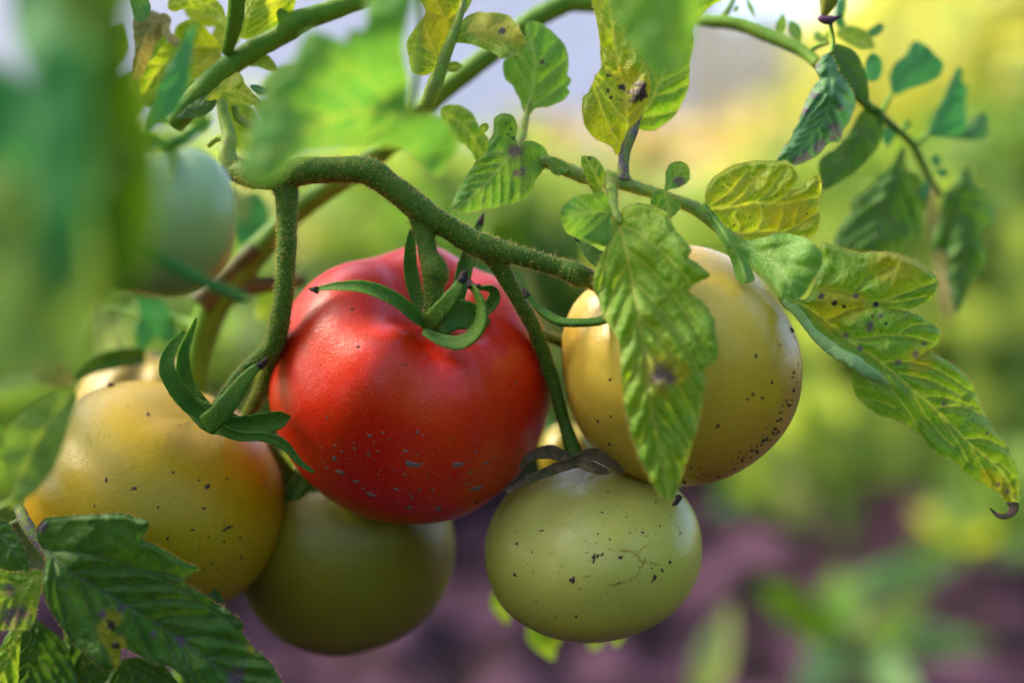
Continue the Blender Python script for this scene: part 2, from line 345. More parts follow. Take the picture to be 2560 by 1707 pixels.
def leaf(parent, outline, mid, z, mat='leaf', g=6, n=6, ang=48, fold=0.0, quilt=.07, curl=0.0, wob=.12, serr=2.0, spots=(), halos=(), purple=(), veins=(), hair=None,
         name='leaflet', label=None, vw=2.6, auto=True):
    """outline, mid: pixels; z: number or [(x,y,z)...] in cm beyond focus; fold: cm per 100 px away from the midrib"""
    LEAFSEED[0] += 1; sd_ = LEAFSEED[0]
    zp = [(0, 0, z)] if isinstance(z, (int, float)) else z
    ol = catmull([p[:2] for p in outline], 6, True); ol = resample(ol, g, True)
    if serr:
        tn = np.roll(ol, -1, 0) - np.roll(ol, 1, 0); tn /= np.linalg.norm(tn, axis=1)[:, None] + 1e-9
        nr = np.stack([tn[:, 1], -tn[:, 0]], 1); ol = ol + nr * (fbm(ol / 22.0 + sd_ * 3.1, 2, sd_) * serr)[:, None]
    mid = resample(catmull([p[:2] for p in mid], 6), 10)
    lo, hi = ol.min(0), ol.max(0)
    gx, gy = np.meshgrid(np.arange(lo[0], hi[0], g), np.arange(lo[1], hi[1], g * .87))
    gx[1::2] += g * .5; q = np.c_[gx.ravel(), gy.ravel()]
    q = q[inside(ol, q)]; cl = np.vstack([ol, ol[:1]])
    if len(q): q = q[segdist(q, cl) > g * .55]
    pts = np.vstack([ol, q]); nb = len(ol)
    r = geometry.delaunay_2d_cdt([Vector(p) for p in pts.tolist()], [(i, (i + 1) % nb) for i in range(nb)], [], 1, 1e-4)
    V2 = np.array([tuple(p) for p in r[0]]); F = [tuple(f) for f in r[2]]
    quilt *= 1.15
    # veins
    lines = []; L = len(mid)
    tan = np.gradient(mid, axis=0); tan /= np.linalg.norm(tan, axis=1)[:, None] + 1e-9
    rg = np.random.default_rng(sd_)
    if auto:
        for k in range(n):
            for sgn in (-1, 1):
                tt = .05 + .85 * (k + (.25 if sgn > 0 else .0) + rg.uniform(-.1, .1)) / n
                i = int(np.clip(tt * L, 0, L - 1)); p = mid[i].copy(); a = math.radians(ang) * sgn * (1.1 - .35 * tt)
                d = tan[i]; ln = [p.copy()]
                for s_ in range(90):
                    dd = np.array([d[0] * math.cos(a) - d[1] * math.sin(a), d[0] * math.sin(a) + d[1] * math.cos(a)])
                    p = p + dd * 7; a *= .975
                    if not inside(ol, p[None])[0]: break
                    ln.append(p.copy())
                if len(ln) > 3: lines.append(np.array(ln))
    for v in veins: lines.append(resample(catmull([p[:2] for p in v], 6), 8))
    dm = segdist(V2, mid); dv = np.full(len(V2), 1e9)
    for ln in lines: dv = np.minimum(dv, segdist(V2, ln))
    de = segdist(V2, cl)
    zb = idw(V2, zp)
    dall = np.minimum(dm * .9, dv)
    zz = zb + fold * dm / 100 - quilt * (1 - np.exp(-(dall / 13.0) ** 1.3)) * np.clip(de / 12.0, .25, 1)
    zz = zz + wob * fbm(V2 / 85.0 + sd_ * 5.7, 2, sd_) + curl * np.exp(-de / 14.0) + quilt * .15 * fbm(V2 / 16.0, 2, sd_)
    W = P(V2[:, 0], V2[:, 1], zz)
    vein = np.maximum(np.exp(-(dm / (vw * 1.35)) ** 2), .75 * np.exp(-(dv / vw) ** 2))
    spot = np.zeros(len(V2)); halo = np.zeros(len(V2)); pu = np.zeros(len(V2))
    nzz = fbm(V2 / 11.0 + sd_, 3, 5)
    for (x, y, rad) in spots:
        d = np.hypot(V2[:, 0] - x, V2[:, 1] - y) / (rad * .85) + .5 * nzz; spot = np.maximum(spot, 1 / (1 + np.exp((d - 1) * 14)))
    for (x, y, rad) in halos:
        d = np.hypot(V2[:, 0] - x, V2[:, 1] - y) / rad + .25 * nzz; halo = np.maximum(halo, .9 / (1 + np.exp((d - 1) * 6)))
    for (x, y, rad) in purple:
        d = np.hypot(V2[:, 0] - x, V2[:, 1] - y) / rad + .3 * nzz; pu = np.maximum(pu, .95 / (1 + np.exp((d - 1) * 5)))
    if W.shape[0] and F:
        # faces towards the camera
        a, b, c = W[F[0][0]], W[F[0][1]], W[F[0][2]]
        if np.dot(np.cross(b - a, c - a), np.array(camo.location) - a) < 0: F = [f[::-1] for f in F]
    o = link(name, W, F, M[mat], parent, attrs={'vein': vein, 'spot': spot, 'halo': halo, 'purple': pu, 'edge': np.exp(-de / 3.0)}, label=label)
    if hair is not None:
        m_ = nb * 2; idx = rg.integers(0, nb, m_); u = rg.random(m_)
        bp = ol[idx] * (1 - u[:, None]) + ol[(idx + 1) % nb] * u[:, None]
        ctr = ol.mean(0); tn = ol[(idx + 1) % nb] - ol[idx]; tn /= np.linalg.norm(tn, axis=1)[:, None] + 1e-9
        nr = np.stack([tn[:, 1], -tn[:, 0]], 1)
        test = inside(ol, bp + nr * 4); nr[test] *= -1
        zb_ = idw(bp, zp) + fold * segdist(bp, mid) / 100
        O = P(bp[:, 0], bp[:, 1], zb_); E = P(bp[:, 0] + nr[:, 0] * 5, bp[:, 1] + nr[:, 1] * 5, zb_) - O
        E /= np.linalg.norm(E, axis=1)[:, None]
        addhairs(hair, O, E + rg.normal(0, .5, (m_, 3)), rg.uniform(3, 9, m_) * PX, .42, rg)
    return o
def autoleaf(parent, p0, p1, wd, z, **kw):
    """a simple pointed leaflet from p0 to p1, wd pixels wide"""
    p0 = np.array(p0, float); p1 = np.array(p1, float); t = p1 - p0; n = np.array([-t[1], t[0]]) / np.linalg.norm(t)
    s = [0, .12, .3, .5, .7, .88]; ww = [.12, .55, .95, 1, .72, .34]
    o = [tuple(p0 + t * a + n * wd * .5 * b) for a, b in zip(s, ww)] + [tuple(p1)] + [tuple(p0 + t * a - n * wd * .5 * b) for a, b in zip(s[::-1], ww[::-1])]
    return leaf(parent, o, [tuple(p0), tuple(p0 + t * .5 + n * wd * .04), tuple(p1)], z, **kw)
def stalk(parent, name, tubes, mat='stem', hair=0, seg=12, hl=(5, 11), step=6, rough=.06, label=None, seed=1, fuse=None, ends=True):
    g = Geo()
    for k, t_ in enumerate(tubes): tube(g, t_, seg=seg, step=step, rough=rough, seed=seed + k)
    V, F = g.verts(), g.f
    if fuse: V, F = fused(V, F, fuse)
    o = link(name, V, F, M[mat], parent, label=label)
    hg = Geo()
    if hair: hairs(hg, V, F, hair, hl[0], hl[1], seed=seed)
    return o, hg
def put_hairs(hg, parent):
    if hg.n: link('hairs', hg.verts(), hg.f, M['hair'], parent, kind='stuff', smooth=False)

# ------------------------------------------------------------ ground
def groundh(x, y):
    p = np.c_[x, y]; near = np.exp(-((x / 5) ** 2 + ((y - 1.5) / 5) ** 2))
    return near * (.030 * fbm(p / .10, 3, 3) + .022 * fbm(p / .3, 2, 9) + .006 * fbm(p / .03, 2, 11)) - .005
u = np.linspace(-1, 1, 480); sx = np.sinh(u * 8.3) / math.sinh(8.3) * 600
u2 = np.linspace(-1, 1, 480); sy = np.sinh(u2 * 8.3) / math.sinh(8.3) * 600 + 1.45
GX, GY = np.meshgrid(sx, sy); gx, gy = GX.ravel(), GY.ravel()
n_ = len(sx); Fg = [(j * n_ + i, j * n_ + i + 1, (j + 1) * n_ + i + 1, (j + 1) * n_ + i) for j in range(n_ - 1) for i in range(n_ - 1)]
m, t, N = newmat('garden_soil'); co = N('TexCoord').outputs['Object']
c = mix(t, ss(t, noise(t, co, 9, 4, .55, .6), .42, .58), (.005, .002, .005), (.074, .035, .060))
c = mix(t, ss(t, noise(t, co, 26, 3), .5, .62), c, (.02, .009, .012))
px_ = N('SeparateXYZ', i_Vector=co).outputs; far = ss(t, mth(t, 'ADD', px_[1], mth(t, 'MULTIPLY', noise(t, co, 1.3, 3), 1.2)), 3.0, 4.4)
dry = mix(t, ss(t, noise(t, co, 1.1, 4), .4, .6), (.42, .33, .19), (.30, .31, .12))
c = mix(t, far, c, dry)
bp = N('Bump', i_Strength=.7, i_Distance=.01, i_Height=noise(t, co, 90, 5, .6)).outputs[0]
p = N('BsdfPrincipled', i_Roughness=.9, i_Normal=bp); p.inputs['Specular IOR Level'].default_value = .12; t.links.new(c, p.inputs['Base Color']); t.links.new(p.outputs[0], N('OutputMaterial').inputs[0])
link('ground', np.c_[gx, gy, groundh(gx, gy)], Fg, m, kind='structure')

# ------------------------------------------------------------ tomatoes
def tomato(label, ctr, Rp, axis, mat, squash=.86, dent=.22, ribs=5, ramp=.03, seed=0, nphi=120, nth=90, low=.05, group='tomatoes hanging on the vine'):
    """ctr (x,y,z cm), Rp radius in pixels at that depth, axis: camera-frame direction of the stem end"""
    C = P(*ctr)[0]; R = Rp * PXM * (D + ctr[2] * .01); A = camvec(*axis)
    X = np.cross(A, camvec(.3, .1, 1)); X /= np.linalg.norm(X); Y = np.cross(A, X)
    th = np.linspace(0.0001, math.pi - .0001, nth); ph = np.linspace(0, 2 * math.pi, nphi, endpoint=False)
    TH, PH = np.meshgrid(th, ph, indexing='ij'); s, cth = np.sin(TH), np.cos(TH)
    rg = np.random.default_rng(seed); p0 = rg.random() * 6
    rib = np.cos(ribs * PH + p0) + .5 * np.cos((ribs + 2) * PH + p0 * 2.7) + .3 * np.cos(2 * PH + p0)
    top = np.clip(cth, 0, 1) ** .8; sh = s ** .88
    rho = sh * (1 + ramp * rib * (.25 + top))
    hh = squash * np.sign(cth) * np.abs(cth) ** .92
    hh = hh - dent * np.exp(-(rho / .33) ** 2) * (cth > 0) + ramp * 1.1 * rib * top * np.clip(rho / .4, 0, 1) + low * np.exp(-(rho / .3) ** 2) * (cth < 0)
    V = C + R * (rho[..., None] * (np.cos(PH)[..., None] * X + np.sin(PH)[..., None] * Y) + hh[..., None] * A)
    V = V.reshape(-1, 3); V += (V - C) * (.012 * fbm((V - C) / R * 1.7 + seed, 2, seed))[:, None]
    F = [(i * nphi + j, (i + 1) * nphi + j, (i + 1) * nphi + (j + 1) % nphi, i * nphi + (j + 1) % nphi) for i in range(nth - 1) for j in range(nphi)]
    F += [tuple(range(nphi)), tuple((nth - 1) * nphi + j for j in range(nphi - 1, -1, -1))]
    loc = C.copy(); loc[2] = V[:, 2].min()
    root = thing('tomato', label, 'tomato', loc, group)
    link('fruit', V, F, M[mat], root, attrs={'ax': hh.ravel()})
    return dict(root=root, bvh=BVHTree.FromPolygons([Vector(v) for v in V], F), C=C, R=R, A=A, V=V)
def sepal(tm, pts, flat=.15, bend=.6, tip=True, mat='sepal', hair=220, seed=0, ref=(0, 0, 1), label=None, tiplen=22):
    g = Geo(); n = len(pts)
    pp = [(p[0], p[1], p[2], p[3]) for p in pts]
    if not tip and pp[-1][3] > 6:
        a, b = np.array(pp[-1]), np.array(pp[-2]); d = (a - b)[:3]; d = d / (np.linalg.norm(d[:2]) + 1e-6)
        pp += [tuple(a[:3] + d * a[3] * .8) + (a[3] * .72,), tuple(a[:3] + d * a[3] * 1.5) + (a[3] * .15,)]
    tube(g, pp, seg=16, step=5, rough=.05, flat=flat, bend=bend, seed=seed, ref=camvec(*ref))
    o = link('sepal', g.verts(), g.f, M[mat], tm['root'], label=label)
    hg = Geo()
    if hair: hairs(hg, g.verts(), g.f, hair, 4, 9, rad=.45, seed=seed + 50); put_hairs(hg, o)
    if tip:
        a = np.array(pts[-1][:3]); b = np.array(pts[-2][:3]); d = (a - b) / (np.linalg.norm((a - b)[:2]) + 1e-6)
        g = Geo(); r = pts[-1][3]
        tube(g, [(*(a - d * 3), r * 1.15), (*(a + d * tiplen * .5 + (2, -2, 0)), r * .9), (*(a + d * tiplen + (4, -6, 0)), r * .25)], seg=8, step=3, rough=.3, seed=seed + 9)
        link('sepal_tip', g.verts(), g.f, M['dry'], o)
    return o
def specks(tm, lst, mat, name='dirt_specks', lift=.00006, seed=0, elong=1.5):
    rg = np.random.default_rng(seed); g = Geo(); cam_ = Vector(camo.location)
    for (x, y, r) in lst:
        tgt = Vector(P(x, y, 0)[0]); hit = tm['bvh'].ray_cast(cam_, (tgt - cam_).normalized())
        if hit[0] is None: continue
        c, nr = hit[0], hit[1]
        if nr.dot(cam_ - c) < 0: nr = -nr
        u = nr.orthogonal().normalized(); v = nr.cross(u); a0 = rg.random() * 6; el = rg.uniform(1, elong)
        rr = r * PX; k = 11; ring = []; cen = c + nr * (lift + rr * .10)
        for i in range(k):
            a = i / k * 2 * math.pi; q = rr * rg.uniform(.45, 1.4)
            e = Vector((math.cos(a) * q * el, math.sin(a) * q / el))
            e = Vector((e.x * math.cos(a0) - e.y * math.sin(a0), e.x * math.sin(a0) + e.y * math.cos(a0)))
            w_ = c + u * e.x + v * e.y; nn = tm['bvh'].find_nearest(w_)
            ring.append(tuple(nn[0] - nr * .00002))
        mid_ = [tuple(Vector(q) * .5 + Vector(c) * .5 + nr * (lift + rr * .10 * rg.uniform(.3, 1.4))) for q in ring]
        g.add(ring + mid_ + [tuple(cen)], [(i, (i + 1) % k, k + (i + 1) % k, k + i) for i in range(k)] + [(k + i, k + (i + 1) % k, 2 * k) for i in range(k)])
    if g.n: link(name, g.verts(), g.f, M[mat], tm['root'], kind='stuff', smooth=True)

M['red'] = tommat('skin_red', (.60, .005, .001), (.70, .017, .001), (.70, .07, .002), bl=.35, speck=(.95, .25, .05), spk=.4, rough=.36, dust=(.26, .14, .15), damt=.45, srad=(1, .2, .1), shoulder=(.64, .02, .005))
M['yel'] = tommat('skin_yellow', (.40, .23, .001), (.46, .30, .002), (.36, .27, .001), bl=.55, speck=(.75, .5, .1), spk=.5, rough=.42, dust=(.12, .07, .07), damt=.35, dscale=1.4, srad=(1, .7, .15))
M['mustard'] = tommat('skin_mustard', (.24, .17, .02), (.28, .21, .04), (.22, .20, .02), bl=.5, spk=.1, rough=.5, damt=.2, srad=(1, .7, .2))
M['gold'] = tommat('skin_golden', (.46, .26, .008), (.70, .48, .06), (.60, .34, .015), bl=.5, speck=(.8, .55, .15), spk=.4, rough=.34, dust=(.12, .07, .05), damt=.5, dscale=1.6, srad=(1, .7, .2))
M['grn'] = tommat('skin_pale_green', (.46, .40, .04), (.56, .52, .12), (.40, .40, .07), bl=.6, speck=(.5, .5, .2), spk=.4, rough=.34, dust=(.10, .06, .08), damt=.4, dscale=1.3, srad=(.7, 1, .2))
M['olive'] = tommat('skin_dull_green', (.19, .15, .006), (.22, .19, .008), (.17, .16, .008), bl=.5, speck=(.3, .3, .08), spk=.15, rough=.45, damt=.2, srad=(.7, 1, .2))
M['paleg'] = tommat('skin_unripe', (.28, .34, .09), (.36, .50, .26), (.28, .42, .20), bl=.4, speck=(.4, .5, .3), spk=.1, rough=.3, damt=.0, srad=(.7, 1, .3))

# red tomato
T = tomato('ripe red tomato with grey splashes in the middle of the truss', (1029, 960, 2.4), 350, (.20, .72, .66), 'red', squash=.90, dent=.32, ribs=5, ramp=.022, seed=4)
AX = (1085, 812)
sepal(T, [(1085, 818, -.3, 12), (1040, 800, -.6, 20), (985, 755, -1.0, 22), (915, 725, -1.1, 20), (845, 720, -1.0, 14), (790, 725, -.8, 7)], seed=11, ref=(0, .5, 1))
sepal(T, [(1065, 815, -.4, 26), (1088, 795, -1.1, 26), (1115, 765, -1.5, 24), (1140, 730, -1.7, 18), (1152, 702, -1.7, 11)], seed=12, flat=.4, bend=.2)
sepal(T, [(1060, 828, -.7, 10), (1110, 852, -1.2, 16), (1160, 855, -1.5, 20), (1200, 820, -1.8, 23), (1208, 775, -1.9, 21), (1195, 735, -1.9, 15), (1178, 715, -1.8, 9)], seed=13, flat=.35, bend=.25)
sepal(T, [(1195, 790, -.6, 14), (1225, 765, -.8, 16), (1240, 738, -.9, 15), (1228, 718, -1.0, 12), (1195, 718, -1.2, 7)], seed=14, flat=.35, tiplen=12)
sepal(T, [(1085, 800, .3, 20), (1046, 745, .4, 19), (1028, 680, .4, 18), (1026, 620, .3, 14), (1030, 575, .3, 6)], seed=15, bend=.3, tip=False)
sepal(T, [(1120, 800, .7, 22), (1150, 720, .8, 20), (1165, 660, 1.0, 20), (1185, 600, 1.3, 14), (1198, 560, 1.5, 8)], seed=16, flat=.4)
sepal(T, [(1080, 810, -.1, 40), (1125, 790, .1, 42), (1170, 790, .1, 34), (1200, 800, .3, 18)], seed=17, tip=False, flat=.4, label='base of the calyx')
rs = [(836, 1145, 10), (850, 1180, 13), (853, 1128, 5), (887, 1122, 6), (885, 1107, 4), (892, 1203, 9), (928, 1237, 12), (921, 1139, 5), (1032, 1160, 15), (1013, 1127, 6), (1043, 1080, 5), (1014, 1186, 4),
      (1146, 1160, 13), (1215, 1157, 9), (1190, 1128, 5), (1177, 1180, 6), (1190, 1222, 16), (1098, 1271, 13), (1048, 1225, 6), (1080, 1225, 7), (1024, 1268, 9), (1028, 1243, 5), (1292, 1045, 4), (1290, 958, 4), (926, 1089, 7), (922, 1130, 4),
      (838, 1113, 5), (818, 1045, 4), (815, 1168, 6), (1240, 1145, 4), (1165, 1210, 5), (908, 1220, 5), (1070, 1180, 3), (990, 1222, 9)]
rs += [(RNG.uniform(780, 1260), RNG.uniform(1080, 1260), RNG.uniform(1.5, 3.5)) for _ in range(70)]
specks(T, rs, 'dirt_grey', seed=3, elong=1.5)
specks(T, [(895, 867, 5), (1192, 1254, 6), (880, 773, 5), (1014, 912, 4)] + [(RNG.uniform(720, 1340), RNG.uniform(880, 1280), RNG.uniform(1, 2.2)) for _ in range(30)], 'dirt_dark', seed=4)
TRED = T
# left yellow tomato
T = tomato('large yellow tomato with dark specks, lower left of the red one', (394, 1242, 2.7), 320, (.42, .80, .36), 'yel', squash=.80, dent=.04, ribs=4, ramp=.004, seed=8)
sepal(T, [(520, 1040, -.4, 14), (475, 1010, -.5, 22), (435, 960, -.6, 22), (418, 915, -.6, 20), (430, 870, -.5, 14), (462, 828, -.4, 6)], seed=21, bend=.3, tip=False)
sepal(T, [(525, 1035, .2, 22), (490, 1000, .3, 26), (468, 950, .4, 22), (462, 890, .4, 16), (478, 835, .4, 8), (492, 795, .4, 4)], seed=22, tip=False)
sepal(T, [(520, 1060, -.9, 28), (556, 1030, -1.2, 28), (590, 980, -1.3, 22), (625, 935, -1.3, 14), (648, 915, -1.3, 9)], seed=23, flat=.45, bend=.25)
sepal(T, [(545, 1060, -.3, 24), (590, 1065, -.3, 26), (640, 1062, -.2, 28), (690, 1050, -.1, 24)], seed=24, flat=.3, tip=False, mat='sepal')
sepal(T, [(550, 1072, -.5, 14), (600, 1090, -.6, 12), (660, 1092, -.6, 12), (710, 1110, -.6, 12), (750, 1155, -.6, 8), (785, 1180, -.6, 4)], seed=25, flat=.5, tip=False)
sepal(T, [(480, 1010, -.1, 20), (530, 1045, -.2, 34), (590, 1060, .1, 24)], seed=26, flat=.3, tip=False, label='base of the calyx')
ys = [(275, 965, 8), (370, 1034, 8), (518, 1216, 8), (335, 1221, 6), (433, 1180, 5), (497, 1200, 4), (567, 1195, 5), (420, 1345, 5), (481, 1324, 5), (510, 1270, 5), (561, 1325, 6), (570, 1318, 7), (580, 1316, 4), (600, 1346, 5), (560, 1352, 4), (501, 1370, 3), (603, 1393, 6),
      (510, 1422, 4), (530, 1407, 4), (662, 1212, 5), (640, 1292, 3), (600, 1270, 2.5), (605, 1252, 2.5), (552, 1114, 2.5), (622, 1158, 3), (320, 1017, 3), (450, 1062, 3), (236, 1263, 4), (266, 1200, 6), (545, 1422, 3), (395, 1268, 4), (500, 1346, 3), (522, 1340, 3), (560, 1312, 3), (631, 1210, 2.5)]
specks(T, ys, 'dirt_dark', seed=5, elong=1.4)
specks(T, [(276, 966, 11)], 'dirt_dark', name='dirt_crumb', lift=.0009, elong=1.1, seed=9)
TYEL = T
# golden tomato
T = tomato('golden yellow tomato half hidden behind a hanging leaf', (1699, 915, 1.2), 295, (-.52, .66, .45), 'gold', squash=.97, dent=.06, ribs=4, ramp=.012, seed=5)
sepal(T, [(1530, 790, -.8, 16), (1495, 805, -1.1, 16), (1450, 808, -1.2, 17), (1400, 805, -1.2, 17), (1355, 780, -1.1, 14), (1318, 740, -1.0, 7)], seed=31, flat=.5, bend=.2, ref=(0, 1, .6))
sepal(T, [(1560, 700, -.2, 20), (1520, 665, -.3, 24), (1480, 635, -.2, 18), (1445, 600, 0, 7)], seed=32, flat=.5)
gs = [(1891, 890, 6), (1930, 956, 6), (1884, 985, 6), (1905, 995, 5), (1795, 1064, 7), (1870, 998, 4), (1916, 1069, 4), (1787, 627, 4), (1526, 948, 5), (1527, 1040, 5), (1524, 1110, 6), (1458, 1087, 9), (1495, 1053, 6), (1503, 1122, 5), (1545, 1163, 3), (1590, 1186, 3), (1505, 1137, 3),
      (1410, 958, 5), (1405, 965, 4), (1950, 863, 4), (1988, 845, 4), (1996, 912, 5), (1984, 840, 4), (1975, 820, 3), (1978, 880, 3), (1600, 1190, 3), (1560, 1160, 3)]
for k in range(45):
    a = RNG.uniform(.05, 1.6); gs.append((1701 + 296 * math.cos(a) * RNG.uniform(.86, .995), 916 + 292 * math.sin(a) * RNG.uniform(.86, .99), RNG.uniform(1.5, 4)))
specks(T, gs, 'dirt_dark', seed=6, elong=1.3)
cr = []
for k in range(44):
    a = RNG.normal(.75, .42); q = RNG.uniform(.93, 1.0)
    cr.append((1701 + 295 * q * math.cos(a), 916 + 290 * q * math.sin(a), RNG.choice([2.0, 3.0, 4.0, 6.5], p=[.45, .3, .18, .07])))
specks(T, cr, 'dirt_dark', name='dirt_crumb', lift=.0005, elong=1.1, seed=12)
TGOLD = T
# pale green tomato, lower right
T = tomato('pale green tomato with brown scratches under the golden one', (1481, 1372, 1.8), 272, (-.12, .93, .34), 'grn', squash=.73, dent=.03, ribs=5, ramp=.005, seed=6)
g4 = [(1485, 1393, 9), (1494, 1388, 6), (1505, 1385, 5), (1552, 1392, 6), (1430, 1450, 9), (1286, 1435, 7), (1292, 1358, 5), (1354, 1326, 5), (1520, 1228, 4), (1504, 1280, 4), (1607, 1330, 5), (1675, 1405, 6), (1655, 1424, 5), (1635, 1445, 8), (1547, 1458, 4), (1330, 1380, 3), (1524, 1348, 3), (1565, 1293, 3), (1650, 1315, 4), (1700, 1330, 3),
      (1630, 1420, 3), (1450, 1470, 3), (1440, 1540, 5), (1378, 1380, 2.5), (1495, 1334, 3), (1574, 1332, 3), (1545, 1265, 3), (1470, 1440, 3), (1640, 1255, 4), (1680, 1290, 3), (1590, 1325, 2.5), (1600, 1400, 3), (1390, 1540, 4), (1340, 1500, 3)]
g4 += [(RNG.uniform(1260, 1700), RNG.uniform(1250, 1540), RNG.uniform(1.2, 2.6)) for _ in range(50)]
specks(T, g4, 'dirt_dark', seed=7, elong=1.5)
sc = []
for ln in ([(1520, 1372), (1560, 1378), (1600, 1376), (1628, 1350)], [(1590, 1378), (1605, 1400), (1650, 1412)], [(1610, 1395), (1590, 1440), (1520, 1465)], [(1690, 1310), (1700, 1330)], [(1570, 1376), (1600, 1390)]):
    q = resample(catmull(ln, 6), 3)
    sc += [(x + RNG.normal(0, 2), y + RNG.normal(0, 2), RNG.uniform(1.6, 3.8)) for x, y in q]
specks(T, sc, 'scar', name='scars', lift=.00001, seed=8, elong=2)
for k, s_ in enumerate(([(1450, 1150, -.1, 14), (1400, 1165, -.5, 15), (1340, 1190, -.7, 11), (1265, 1228, -.8, 5)], [(1450, 1155, -.3, 12), (1480, 1165, -.6, 15), (1512, 1178, -.6, 8)],
                        [(1440, 1150, 0, 11), (1480, 1135, .1, 16), (1530, 1160, .1, 11), (1560, 1180, .1, 5)], [(1430, 1150, .3, 12), (1380, 1130, .5, 18), (1330, 1140, .6, 12), (1300, 1170, .6, 5)])):
    sepal(T, s_, mat='dry_calyx', seed=41 + k, tip=False, flat=.4, hair=60, label='withered brown sepal')
sepal(T, [(1690, 1262, -.5, 3), (1697, 1235, -.8, 9), (1690, 1250, -.9, 9), (1680, 1262, -.9, 4)], mat='dry', seed=49, tip=False, hair=0, label='withered dark scrap')
# behind
T = tomato('dull green tomato hanging in shade below the red one', (866, 1372, 5.2), 272, (-.25, .85, .2), 'olive', squash=.9, dent=.18, ribs=4, ramp=.015, seed=9, nphi=72, nth=54)
for k, s_ in enumerate(([(760, 1190, 4.0, 30), (720, 1200, 3.6, 26), (690, 1150, 3.4, 18), (675, 1120, 3.4, 8)], [(740, 1200, 3.6, 26), (790, 1235, 3.2, 26), (820, 1265, 3.2, 10)], [(760, 1190, 3.6, 22), (735, 1235, 3.1, 20), (722, 1262, 3.1, 10)])):
    sepal(T, s_, seed=51 + k, tip=False, flat=.4, hair=0)
T = tomato('small yellow tomato out of focus behind the large yellow one', (358, 1052, 8.5), 176, (.1, .9, .2), 'mustard', squash=.95, dent=.1, seed=10, nphi=64, nth=48)
sepal(T, [(360, 890, 6.5, 18), (300, 895, 6.0, 24), (240, 910, 6.0, 22), (200, 935, 6, 12)], seed=55, tip=False, flat=.4, hair=0)
T = tomato('unripe pale green tomato, out of focus in the foliage', (392, 552, -4.6), 196, (.10, .98, .1), 'paleg', squash=1.0, dent=.16, ribs=2, ramp=.03, seed=11, nphi=72, nth=54)
sepal(T, [(430, 372, -5, 10), (470, 345, -5.4, 16), (500, 320, -5.6, 14), (525, 300, -5.6, 7)], seed=57, tip=False, hair=0)
sepal(T, [(430, 375, -5, 10), (380, 345, -5.6, 16), (340, 350, -5.9, 12), (300, 380, -6, 6)], seed=58, tip=False, hair=0)
sepal(T, [(425, 370, -5, 12), (440, 400, -5.8, 14), (430, 440, -6.2, 8)], seed=59, tip=False, hair=0)
T = tomato('orange tomato glimpsed between the red and golden ones', (1430, 1140, 6.5), 84, (.0, .9, .3), 'olive', squash=.95, dent=.1, seed=12, nphi=48, nth=36)

# ------------------------------------------------------------ the tomato plant
base = P(475, 1800, 9)[0]; base[2] = 0
PL = thing('tomato_plant', 'hairy green tomato vine with a thick arched truss and many lobed leaves', 'plant', base)
# fruit truss, melted into one skin
tr = [
    [(560, 420, .6, 30), (590, 425, .5, 34), (640, 440, .1, 36), (700, 440, 0, 38), (755, 428, 0, 40), (800, 425, 0, 37), (860, 424, 0, 36), (905, 425, 0, 38), (935, 435, 0, 40), (975, 465, 0, 36), (1010, 490, 0, 37), (1045, 520, 0, 38), (1075, 543, 0, 36), (1120, 568, 0, 33), (1170, 600, 0, 34), (1215, 618, 0, 36), (1240, 625, 0, 32), (1300, 640, 0, 27), (1350, 655, 0, 26), (1400, 670, 0, 26), (1430, 680, -.1, 31), (1450, 690, -.1, 32), (1480, 700, .2, 26), (1530, 740, .6, 22), (1570, 790, .9, 20)],
    [(705, 440, .1, 42), (716, 478, .1, 34), (717, 540, .1, 29), (717, 600, .1, 28), (714, 680, .1, 27), (708, 745, .1, 28), (700, 800, .1, 28), (688, 850, .2, 27), (665, 885, .3, 26), (625, 915, .4, 22), (590, 950, .3, 20), (550, 1010, .2, 20), (530, 1050, .3, 20)],
    [(700, 810, .2, 24), (685, 880, .8, 24), (665, 950, 1.6, 22), (640, 1000, 2.4, 20), (620, 1050, 3.2, 18), (660, 1120, 4, 18), (730, 1200, 4.6, 20)],
    [(1045, 520, .1, 34), (1056, 560, .1, 32), (1064, 600, .0, 27), (1072, 640, -.1, 28), (1085, 668, -.2, 36), (1088, 688, -.2, 38), (1085, 712, -.2, 30), (1086, 740, -.2, 27), (1083, 775, -.1, 28), (1080, 815, .3, 32)],
    [(1215, 615, .1, 38), (1240, 650, .2, 29), (1268, 700, .3, 24), (1300, 755, .4, 22), (1330, 810, .6, 22), (1355, 870, .8, 20), (1378, 940, 1.0, 19), (1395, 1000, 1.1, 18), (1412, 1060, 1.2, 18), (1428, 1110, 1.0, 22), (1440, 1150, .8, 26)],
    [(1352, 835, 1.1, 14), (1390, 850, 1.8, 14), (1430, 880, 3.0, 14), (1440, 960, 5.0, 12), (1435, 1050, 6.5, 12)],
]
g = Geo()
for k, t_ in enumerate(tr): tube(g, [(*q[:3], q[3] * .90) for q in t_], seg=18, step=5, rough=.03, seed=k)
V, F = fused(g.verts(), g.f, .00042, 3)
V = V + np.c_[fbm(V / .0016, 3, 1), fbm(V / .0016, 3, 2), fbm(V / .0016, 3, 3)] * .00010
TR = link('fruit_truss', V, F, M['truss'], PL, label='thick dark green fruit stalk arching over the red tomato')
hg = Geo(); hairs(hg, V, F, 12000, 5, 12, rad=.48, seed=1, long=.05)
hairs(hg, V, F, 420, 15, 25, rad=.6, seed=2, long=0)
put_hairs(hg, TR)
